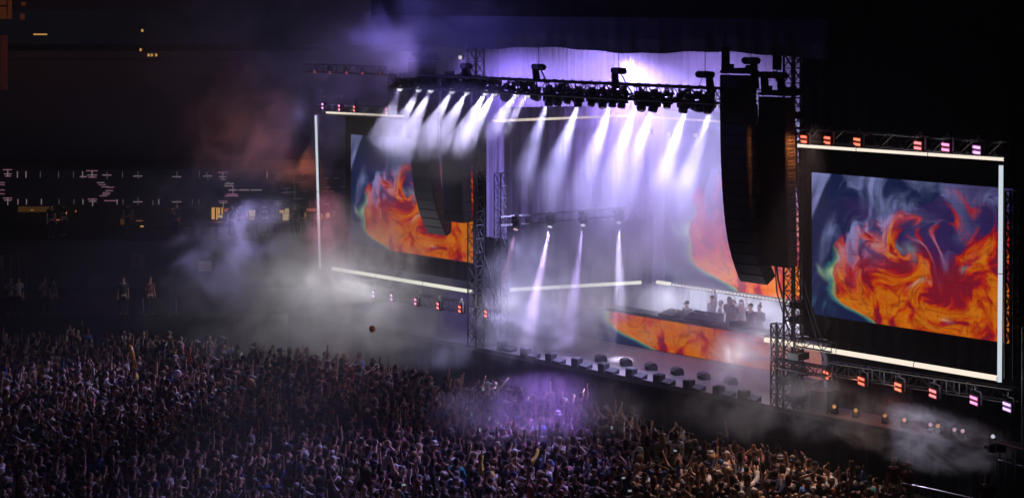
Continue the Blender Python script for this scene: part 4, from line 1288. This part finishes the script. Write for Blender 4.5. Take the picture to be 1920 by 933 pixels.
# --- everybody further off: one mass of the same figures, roughed out
LO = [person_meshes('q', a, b, lean=(-.03, .05, .0)[k % 3], step=0, fine=False, shortsleeve=k % 4 != 3) for k, (a, b, tx) in enumerate(POSES)]
LOH = {k: hair_mesh(k, True) for k in HK}
def arr(me):
    v = np.empty(len(me.vertices) * 3); me.vertices.foreach_get('co', v)
    me.calc_loop_triangles()
    f = np.empty(len(me.loop_triangles) * 3, dtype=np.int64); me.loop_triangles.foreach_get('vertices', f)
    return v.reshape(-1, 3), f.reshape(-1, 3)
LOA = [[arr(x) for x in t] for t in LO]
LOHA = {}
for k, mb in LOH.items():
    me = mb.mesh('x', []); LOHA[k] = arr(me)
PWF = PW.copy(); PWF[1] *= .7; PWF[2] *= .9; PWF[3] *= .9; PWF /= PWF.sum()
VV, FF, CC = [], [], []
off = 0
for x, y in rest:
    pose = int(rng.choice(len(POSES), p=PWF)); hk = str(rng.choice(HK, p=HP))
    sc = SHIRTS[int(rng.choice(len(SHIRTS), p=SHP))][1]; hcol = HATC[int(rng.integers(5))][1] if hk in ('cap', 'bucket') else HAIRC[int(rng.choice(len(HAIRC), p=HCP))][1]
    sk_ = SKINS[int(rng.integers(len(SKINS)))]
    th = facing(x, y); s = .95 + rng.normal(0, .05) + (.28 if rng.random() < .008 else 0)
    lift = .38 if s > 1.15 else 0
    s = min(s, 1.04) if not lift else .92
    ca, sa = math.cos(th), math.sin(th)
    for (v, f), col in zip(LOA[pose] + [LOHA[hk]], (sk_, sc, (.02, .02, .03), hcol)):
        w_ = np.empty_like(v)
        w_[:, 0] = (v[:, 0] * ca - v[:, 1] * sa) * s + x
        w_[:, 1] = (v[:, 0] * sa + v[:, 1] * ca) * s + y
        w_[:, 2] = v[:, 2] * s + lift
        VV.append(w_); FF.append(f + off); CC.append(np.tile((*col, 1), (len(v), 1)))
        off += len(v)
VV = np.concatenate(VV); FF = np.concatenate(FF); CC = np.concatenate(CC)
me = bpy.data.meshes.new('crowd')
me.vertices.add(len(VV)); me.vertices.foreach_set('co', VV.ravel())
me.loops.add(FF.size); me.loops.foreach_set('vertex_index', FF.ravel())
me.polygons.add(len(FF)); me.polygons.foreach_set('loop_start', np.arange(0, FF.size, 3)); me.polygons.foreach_set('loop_total', np.full(len(FF), 3))
me.polygons.foreach_set('use_smooth', np.ones(len(FF), bool))
me.update(calc_edges=True)
ca = me.color_attributes.new('clothes', 'FLOAT_COLOR', 'POINT'); ca.data.foreach_set('color', CC.ravel())
m_, t_, out_ = nt('crowd_clothes_and_skin')
at_ = t_.nodes.new('ShaderNodeAttribute'); at_.attribute_name = 'clothes'
p_ = t_.nodes.new('ShaderNodeBsdfPrincipled'); p_.inputs['Roughness'].default_value = .7; p_.inputs['Specular IOR Level'].default_value = .2
t_.links.new(at_.outputs['Color'], p_.inputs['Base Color']); t_.links.new(p_.outputs[0], out_.inputs['Surface'])
me.materials.append(m_)
cr = meshobj('crowd', me)
setp(cr, 'dense dark concert crowd facing the stage behind the nearest rows', 'crowd', None, 'stuff')
print('PEOPLE', len(near), len(rest), len(FF))

# --- performers behind the riser
PF = 'performers behind the riser'
rs = stage_thing('rear_riser', 'dark low platform carrying the performers behind the long table', 'platform', 0, 0, 0)
m = MB(); m.box((aD0 + aD1) / 2 + .5, 7.0, 2.06, aD1 - aD0 - 1.5, 2.2, .12); m.build('riser_floor', M['deck'], rs)
for k, (px, hz, pose, hk, shc, lab) in enumerate(((1288, 3.72, 0, 'cap', (.03, .03, .04), 'lone performer silhouette standing left of the long mixing desk'),
        (1335, 3.92, 3, 'short', (.45, .42, .40), 'tallest performer with a raised arm right of the mixing desk'),
        (1351, 3.62, 11, 'short', (.1, .1, .12), 'short performer just right of the tallest one'),
        (1367, 3.86, 0, 'long', (.05, .05, .06), 'performer with long hair in the middle of the group'),
        (1375, 3.72, 8, 'short', (.06, .05, .06), 'performer standing close behind the long haired one'),
        (1390, 3.74, 9, 'long', (.4, .35, .3), 'performer with both elbows up, right of the middle of the group'),
        (1407, 3.62, 0, 'short', (.05, .05, .06), 'faint performer second from the right end of the group'),
        (1424, 3.60, 11, 'bun', (.05, .05, .06), 'faintest performer at the right end of the group'))):
    b = 6.35 + .25 * (k % 3)
    a, _ = SP(px, 570, b)
    zt_ = SP(px, (563, 553, 562, 556, 561, 561, 568, 570)[k], b)[1]
    person(W(a, b, zt_ - 1.77), SROT + PI + rng.normal(0, .4), lab, pose, hk, k % 5, shc, (.02, .015, .015), group=PF)
# --- people on the terrace and the concourse
for k, (px, py, pose, hk, sh, lab) in enumerate(((20, 590, 11, 'short', (.30, .28, .33), 'person in a pale top leaning at the far left of the terrace'), (34, 596, 8, 'long', (.38, .36, .42), 'person in a lilac top beside the leaning one on the terrace'),
        (83, 594, 11, 'curly', (.36, .28, .26), 'person in a checked light shirt standing alone on the dark terrace'), (100, 628, 0, 'cap', (.02, .02, .03), 'person in black with a cap at the terrace wall'),
        (231, 598, 0, 'short', (.06, .05, .06), 'shadowy person on the terrace above the green clad one'), (281, 602, 8, 'curly', (.16, .05, .05), 'person in a dark red jumper on the terrace'))):
    y = 87.5; z = 1.7
    person((FX(px, y), y, z), facing(FX(px, y), y) - .6, lab, pose, hk, k % 5, sh, (.03, .02, .02))
for k, (px, pose, hk) in enumerate(((435, 0, 'short'), (450, 11, 'long'), (458, 8, 'cap'), (482, 0, 'curly'), (497, 11, 'short'), (551, 0, 'short'), (553, 8, 'long'), (566, 0, 'bun'), (515, 11, 'cap'), (96, 0, 'short'), (118, 8, 'long'), (240, 0, 'curly'), (332, 11, 'short'))):
    y = YW + 1.2 + .8 * (k % 3)
    person((FX(px, y), y, FZ(455) + .1), (PI + rng.normal(0, .9)), '%s silhouetted person from the left on the lit concourse' % ORD[k] if k < 9 else ('person in the unlit part of the concourse, %s' % ('far left', 'under the gold lamp', 'by the small red lights', 'right of the poster')[k - 9]), pose, hk, k % 5, (.03, .03, .035), (.02, .02, .02), group='people on the concourse')
# --- guards at lower right
person(Vector((DP(1851, 880, 54.2).x, 54.2, 0.9)), 2.4, 'guard with pale hair in a dark red vest at the lower right corner', 0, 'short', 4, (.16, .02, .02), (.40, .32, .22))
person(Vector((DP(1874, 880, 52.6).x, 52.6, 0.6)), 1.9, 'guard in a red and black cap nearest the lower right corner', 0, 'cap', 1, (.22, .02, .02), (.10, .02, .02))
pit = GP(1676, 872, 1.5); pit2 = GP(1702, 880, 1.5)
person((pit.x, pit.y, 0), 2.6, 'steward in a dark red jacket in the pit under the smoke plume', 0, 'short', 1, (.10, .01, .01), (.1, .05, .03))
person((pit2.x, pit2.y, 0), 2.2, 'steward in a red jacket in the pit, right of the other', 8, 'cap', 3, (.12, .012, .012), (.1, .02, .02))
# ------------------------------------------------------------------ balloons, batons and phones over the crowd
def balloon(label, px, py, y, r, col, name='balloon', knot=True):
    t = thing(name, label, name.replace('_', ' '), DP(px, py, y))
    m = MB(); m.ball((0, 0, 0), r, r, r * 1.12, 20, 14); m.build('envelope', surf(label.split(' ')[0] + '_balloon_skin', col, .35, 0, .08, 3), t, True)
    m = MB(); m.bar((0, 0, -r * 1.18), (0, 0, -r * 1.08), .03, 7, .008); m.build('knot', surf('knot_' + str(px), col, .4), t)
balloon('white balloon bobbing over the left part of the crowd', 333, 701, 73.6, .155, (.62, .60, .64))
balloon('orange balloon sitting on heads right of the white one', 469, 717, 72.0, .15, (.70, .30, .06))
balloon('dark orange balloon flying high in the grey smoke', 698, 616, 76.0, .13, (.62, .22, .03))
def baton(label, q0, q1, y, col, r=.07):
    a, b = DP(*q0, y), DP(*q1, y)
    t = thing('inflatable_baton', label, 'inflatable', a)
    m = MB(); d = b - a; m.bar((0, 0, 0), d, r, 10, r * .85); m.ball((0, 0, 0), r, r, r, 10, 6); m.ball(d, r * .85, r * .85, r * .85, 10, 6)
    m.build('tube', surf(label.split(' ')[0] + '_vinyl_' + str(q0[0]), col, .35, 0, .1, 4), t, True)
    m = MB(); m.bar(d * .02, d * -.03, .03, 7); m.build('valve', M['black_metal'], t)
baton('yellow long inflatable baton leaning in the left part of the crowd', (244, 650), (254, 687), 74.6, (.85, .42, .02), .085)
baton('orange thin upright inflatable baton, right of the yellow one', (356, 655), (353, 683), 76.0, (.85, .14, .02), .045)
M['phone_screen'] = emis('lit_phone_screen', (.75, .85, 1.0), .35, False)
for k, (px, py) in enumerate(((1007, 803), (1147, 801), (1169, 895), (1217, 898), (1181, 919), (1393, 880), (906, 730), (900, 805), (757, 908), (918, 784), (934, 792), (884, 776), (1266, 844), (1550, 905))):
    p = DP(px, py, FPX * (CAMZ - 1.85) / (py - 2))
    t = thing('phone', '%s small glowing phone held up in the crowd, counted from the left' % ORD[sorted((1007, 1147, 1169, 1217, 1181, 1393, 906, 900, 757, 918, 934, 884, 1266, 1550)).index(px)], 'phone', p, rng.normal(0, .4), 'phones held up in the crowd')
    w_, h_ = (.06, .12) if k % 2 else (.12, .06)
    m = MB(); m.box(0, .006, 0, w_, .01, h_); m.build('phone_body', M['black_metal'], t)
    m = MB(); m.box(0, -.002, 0, w_ * .9, .004, h_ * .9); m.build('phone_screen', M['phone_screen'], t)
# smoke machines
for k, (px, py, y, lab) in enumerate(((1868, 838, 58.0, 'smoke machine on the ground at the root of the mauve plume'),)):
    p = DP(px, py, y)
    t = thing('smoke_machine', lab, 'smoke machine', p)
    m = MB(); m.box(0, 0, 0, .5, .3, .26); m.build('case_body', M['black_metal'], t, bevel=.02)
    m = MB(); m.bar((-.25, 0, .02), (-.38, 0, .02), .05, 10); m.build('nozzle', M['grey_metal'], t)
    m = MB(); m.path([(-.1, 0, .13), (-.1, 0, .24), (.1, 0, .24), (.1, 0, .13)], .012); m.build('handle', M['grey_metal'], t)
    m = MB(); m.path([(.1, 0, -.13), (.1, 0, -(p.z - .02))], .03); m.build('stand', M['black_metal'], t)
# ------------------------------------------------------------------ haze and smoke
def volume_box(name, label, lo, hi, dens, col=(.85, .85, .9), aniso=0.0):
    m, t, out = nt(name + '_air')
    p = t.nodes.new('ShaderNodeVolumePrincipled')
    p.inputs['Color'].default_value = (*col, 1)
    p.inputs['Density'].default_value = dens
    p.inputs['Anisotropy'].default_value = aniso
    t.links.new(p.outputs[0], out.inputs['Volume'])
    c = [(a + b) / 2 for a, b in zip(lo, hi)]; s = [b - a for a, b in zip(lo, hi)]
    b = MB(); b.box(0, 0, 0, *s)
    o = b.build(name, m); o.location = c
    return setp(o, label, None, None, 'stuff')

def smoke(label, center, half, dens, rotz=0.0, rot=None, scale=0.5, lo=.42, hi=.66, seed=0.0, detail=4, distort=1.2, stretch=(1, 1, 1), soft=.55, wobble=.9, col=(.9, .9, .92), flat=0.0, aniso=0.1):
    """a cloud: an ellipsoid whose density is torn up by noise; coordinates in metres"""
    m, t, out = nt('smoke_cloud')
    N, L = t.nodes, t.links
    tc = N.new('ShaderNodeTexCoord')
    def vm(op, a, b=None):
        n = N.new('ShaderNodeVectorMath'); n.operation = op
        L.new(a, n.inputs[0])
        if b is not None:
            n.inputs[1].default_value = b
        return n
    def mm(op, a, b, clamp=False):
        n = N.new('ShaderNodeMath'); n.operation = op; n.use_clamp = clamp
        for i, q in enumerate((a, b)):
            if isinstance(q, (int, float)): n.inputs[i].default_value = q
            else: L.new(q, n.inputs[i])
        return n.outputs[0]
    pos = tc.outputs['Object']
    unit = vm('DIVIDE', pos, half).outputs[0]
    ln = N.new('ShaderNodeVectorMath'); ln.operation = 'LENGTH'; L.new(unit, ln.inputs[0])
    sc = vm('MULTIPLY', pos, stretch).outputs[0]
    sh = vm('ADD', sc, (seed * 7.3, seed * 3.1, seed * 5.7)).outputs[0]
    n1 = N.new('ShaderNodeTexNoise'); n1.inputs['Scale'].default_value = scale
    n1.inputs['Detail'].default_value = detail; n1.inputs['Roughness'].default_value = .58; n1.inputs['Distortion'].default_value = distort
    L.new(sh, n1.inputs['Vector'])
    f = n1.outputs['Fac']
    rr = mm('ADD', ln.outputs['Value'], mm('MULTIPLY', mm('SUBTRACT', .5, f), wobble))
    mr = N.new('ShaderNodeMapRange'); mr.interpolation_type = 'SMOOTHSTEP'
    mr.inputs['From Min'].default_value = 1.0; mr.inputs['From Max'].default_value = 1.0 - soft
    L.new(rr, mr.inputs['Value'])
    hard = N.new('ShaderNodeMapRange'); hard.interpolation_type = 'SMOOTHSTEP'
    hard.inputs['From Min'].default_value = 1.0; hard.inputs['From Max'].default_value = .85
    L.new(ln.outputs['Value'], hard.inputs['Value'])
    m2 = N.new('ShaderNodeMapRange')
    m2.inputs['From Min'].default_value = lo; m2.inputs['From Max'].default_value = hi
    m2.inputs['To Min'].default_value = flat
    L.new(f, m2.inputs['Value'])
    dd = mm('MULTIPLY', mm('MULTIPLY', mm('MULTIPLY', mr.outputs[0], m2.outputs[0]), hard.outputs[0]), dens)
    p = N.new('ShaderNodeVolumePrincipled')
    p.inputs['Color'].default_value = (*col, 1); p.inputs['Anisotropy'].default_value = aniso
    L.new(dd, p.inputs['Density'])
    L.new(p.outputs[0], out.inputs['Volume'])
    b = MB(); b.ball((0, 0, 0), half[0] * 1.0, half[1] * 1.0, half[2] * 1.0, 16, 10)
    o = b.build('smoke', m); o.location = center
    o.rotation_euler = rot if rot is not None else (0, 0, rotz)
    return setp(o, label, None, None, 'stuff')

volume_box('haze', 'thin bluish haze filling the whole venue air', (-62, -4, -1), (62, 128, 24), 0.0024)

# smoke pouring off the front truss, where the nine white beams show
smoke('bright smoke bank under the front truss catching the nine white beams', DP(822, 250, 72.0), (6.1, 3.6, 1.95), .20, 0, rot=(R(10), 0, R(-42)), scale=.42, lo=.34, hi=.60, seed=1, flat=.35, soft=.35, wobble=.7)
smoke('lilac smoke filling the inside of the stage under the roof', W(5.0, 5.2, 9.2), (10.2, 5.0, 5.2), .17, SROT, scale=.35, lo=.25, hi=.6, seed=2, flat=.6, soft=.35, wobble=.5)
smoke('white ground smoke across the stage floor behind the risers', W(6.5, 6.6, 3.1), (7.8, 3.0, 1.8), .42, SROT, scale=.5, lo=.3, hi=.6, seed=3, flat=.3)
smoke('pale smoke puff on the stage floor under the four mid beams', W(.6, 1.8, 3.0), (3.8, 3.0, 2.4), .55, SROT, scale=.7, lo=.36, hi=.62, seed=4)
smoke('violet smoke veil between the mid height lamps and the stage side', DP(1060, 530, 77.5), (3.8, 2.4, 2.8), .22, 0, scale=.6, lo=.30, hi=.62, seed=21, flat=.35)
smoke('big grey smoke cloud rolling under the left screen', DP(590, 540, 81), (7.6, 3.2, 4.3), .50, 0, scale=.5, lo=.40, hi=.64, seed=5, flat=.04, wobble=1.3, detail=5)
smoke('thin grey smoke drifting over the far edge of the crowd', DP(640, 650, 78), (8.0, 2.4, 1.3), .16, 0, scale=.5, lo=.36, hi=.6, seed=6)
smoke('violet smoke hanging over the crowd before the stage', GP(1010, 800, 1.8) + Vector((0, 0, .5)), (4.2, 2.8, 1.4), .42, 0, scale=.7, lo=.36, hi=.62, seed=7)
smoke('pale smoke at the right end of the stage floor', W(12.4, 1.6, 3.1), (2.6, 2.8, 1.9), .45, SROT, scale=.7, lo=.38, hi=.62, seed=8)
smoke('mauve smoke plume shooting from the right corner of the stage', DP(1735, 822, 59.0), (3.2, 1.0, 1.15), 1.1, 0, rot=(0, R(8), R(-8)), scale=1.5, lo=.42, hi=.68, seed=9, detail=5, stretch=(.7, 1, 1.2))
smoke('dim grey smoke between the stage edge and the right part of the crowd', DP(1450, 765, 62.5), (4.8, 1.5, 1.25), .42, 0, scale=.8, lo=.42, hi=.64, seed=10, detail=5)
smoke('rust red smoke drifting above the concourse beside the left screen', DP(490, 290, 90), (6.6, 2.4, 4.4), .17, 0, rot=(0, R(-28), 0), scale=.5, lo=.47, hi=.68, seed=11, wobble=1.8)
smoke('dim violet smoke rising into the night above the left screen', DP(560, 130, 88), (9.5, 3.2, 5.4), .10, 0, scale=.3, lo=.40, hi=.66, seed=12)
smoke('deep blue smoke curling in front of the stage roof', DP(880, 50, 74), (5.4, 1.8, 1.9), .12, 0, scale=.4, lo=.36, hi=.62, seed=13)
smoke('faint blue smoke over the standing area beside the crowd', DP(290, 560, 84), (4.2, 2.4, 1.6), .10, 0, scale=.5, lo=.42, hi=.64, seed=14)

# ------------------------------------------------------------------ the lamps' light and added fills
WHITE = (.86, .86, 1.0)
for c, dv in BEAMS:
    spot(c, c + dv * 3, 42000, (.66, .61, 1.0), 8.8, .4, .05, 'white_beam_lamp')
for c, dv in INNER:
    spot(c + dv * .25, c + dv * 3, 24000, (.52, .49, 1.0), 26, 1.0, .07, 'inner_beam_lamp')
for c, dv, col, w in MID:
    spot(c, c + dv * 3, w * 4.2, (col[0] * .9, col[1] * .82, col[2]), 11, 1.0, .04, 'mid_beam_lamp')
# violet and white floods inside the stage house
for a, b, z, ta, tb, tz, w, col, deg in ((6, 1.4, 13.2, 6, 6, 6, 4500, (.50, .42, 1.0), 140), (9.5, 0.6, 13.2, 9.5, 5, 6, 3000, (.52, .50, 1.0), 130), (2, 5, 13.6, 2, 8, 9, 8500, (.46, .32, 1.0), 140),
                                       (-3.5, 6, 13.6, -4, 9, 10, 6000, (.46, .34, 1.0), 140), (-10, 7, 13.6, -10, 9, 10, 3500, (.34, .24, .95), 140), (7, 8.8, 5, 7, 9.5, 13, 1500, (.60, .50, .95), 130), (12.5, 2, 12.5, 8, 6, 6, 3200, (.56, .58, 1.0), 90)):
    spot(W(a, b, z), W(ta, tb, tz), w, col, deg, .9, .4, 'stage_flood')
for a in (2.5, 5.0, 7.5, 10):
    spot(W(a, 9.7, 3.2), W(a + .5, 6.4, 3.3), 1100, (.76, .80, 1.0), 150, .9, .3, 'ground_flood')
# fill added at truss height to brighten the stage floor
spot(W(7, -1.5, 12.6), W(7, 2, 2), 2200, (.80, .52, .72), 70, .9, .2, 'deck_fill')
# lamps and one added fill shining from the stage over the crowd
spot(W(8, -2.3, 12.0), GP(1010, 800, 1.5), 24000, (.40, .18, 1.0), 22, .9, .1, 'violet_crowd_lamp')
spot(W(-11.6, -.5, 11.6), GP(640, 705, 1.5), 6000, (1.0, .22, .42), 17, .9, .1, 'rose_crowd_lamp')
spot(W(-12.2, -.5, 11.6), GP(160, 740, 1.5), 13500, (.50, .42, 1.0), 44, .9, .6, 'blue_crowd_lamp')
spot(W(17.5, -2.2, 12.0), GP(1440, 905, 1.5), 6000, (1.0, .64, .54), 46, 1.0, .2, 'amber_crowd_lamp')
spot(W(12, -2.3, 12.0), GP(760, 900, 1.5), 9500, (.46, .36, 1.0), 58, .9, .1, 'crowd_fill')  # broad fill added to lift the dark middle of the crowd
spot(W(-13.5, 2.0, 7.0), DP(480, 250, 90), 1700, (1.0, .25, .12), 60, .8, .1, 'red_smoke_lamp')
for a, w in ((-13.6, 60), (-12.6, 90), (-11.6, 110), (-10.6, 110), (-9.6, 100), (-8.6, 95), (-7.6, 90), (-6.6, 80), (-5.6, 50), (-4.6, 36), (-3.4, 24), (-2.2, 16)):
    point(W(a, -1.6, 3.9), w, (.88, .84, .90), .8, 'tube_smoke_fill')  # points added along the tube to brighten the grey smoke
for a, b, w in ((-1.2, -.2, 40), (-.4, 1.0, 45), (.5, 2.6, 45), (1.6, 4.4, 50), (3.4, 3.2, 35), (12.4, -.4, 110), (14.3, -1.2, 80), (16.3, -1.2, 50), (18.5, -.5, 12), (21.5, -.5, 12), (3.0, 6.6, 80), (11.0, 3.0, 60)):
    point(W(a, b, 3.8), w, (.88, .84, .92), .5, 'tube_smoke_fill')  # points added to brighten floor smoke, some away from any tube
spot(W(-3, -5.5, 14.6), DP(880, 30, 74), 1300, (.22, .18, 1.0), 110, .8, .2, 'blue_smoke_fill')  # fill added in open air before the roof, tints the smoke
spot(W(-9, 1.8, 10.6), DP(520, 40, 90), 1500, (.46, .32, 1.0), 130, 1.0, .6, 'violet_smoke_fill')  # unseen fill hidden behind the left screen, lights the violet smoke
spot(DP(1866, 834, 58.0), DP(1700, 826, 59.2), 700, (.62, .42, 1.0), 44, .7, .05, 'plume_fill')  # fill added at the machine to light the plume violet
spot(DP(1650, 700, 60.5), DP(1735, 815, 59), 420, (.8, .75, 1.0), 60, .7, .05, 'plume_fill')  # second added fill, lights the plume from above
spot(at(1530, 262, -.9), at(1400, 330, -1.5), 260, (1.0, .30, .08), 80, .8, .1, 'strobe_spill')
spot(at(1560, 700, -.2), at(1480, 760, -.5), 40, (1.0, .25, .1), 120, .8, .1, 'strobe_spill')
for a, c in ((15.6, (1, .22, .06)), (17.2, (1, .22, .06)), (18.8, (1, .22, .10))):
    spot(W(a, -.1, 3.5), W(a + .3, .9, 2.0), 90, c, 110, .8, .1, 'strobe_floor_light')
smoke('thin violet haze drifting before the roof truss above the left screen', DP(745, 105, 77), (4.6, 2.2, 1.9), .12, 0, scale=.5, lo=.36, hi=.62, seed=31, flat=.3)
spot(W(-2.5, -2.4, 13.0), DP(745, 100, 77), 1500, (.42, .30, 1.0), 110, .9, .3, 'violet_truss_fill')  # fill added by the truss to light this haze violet
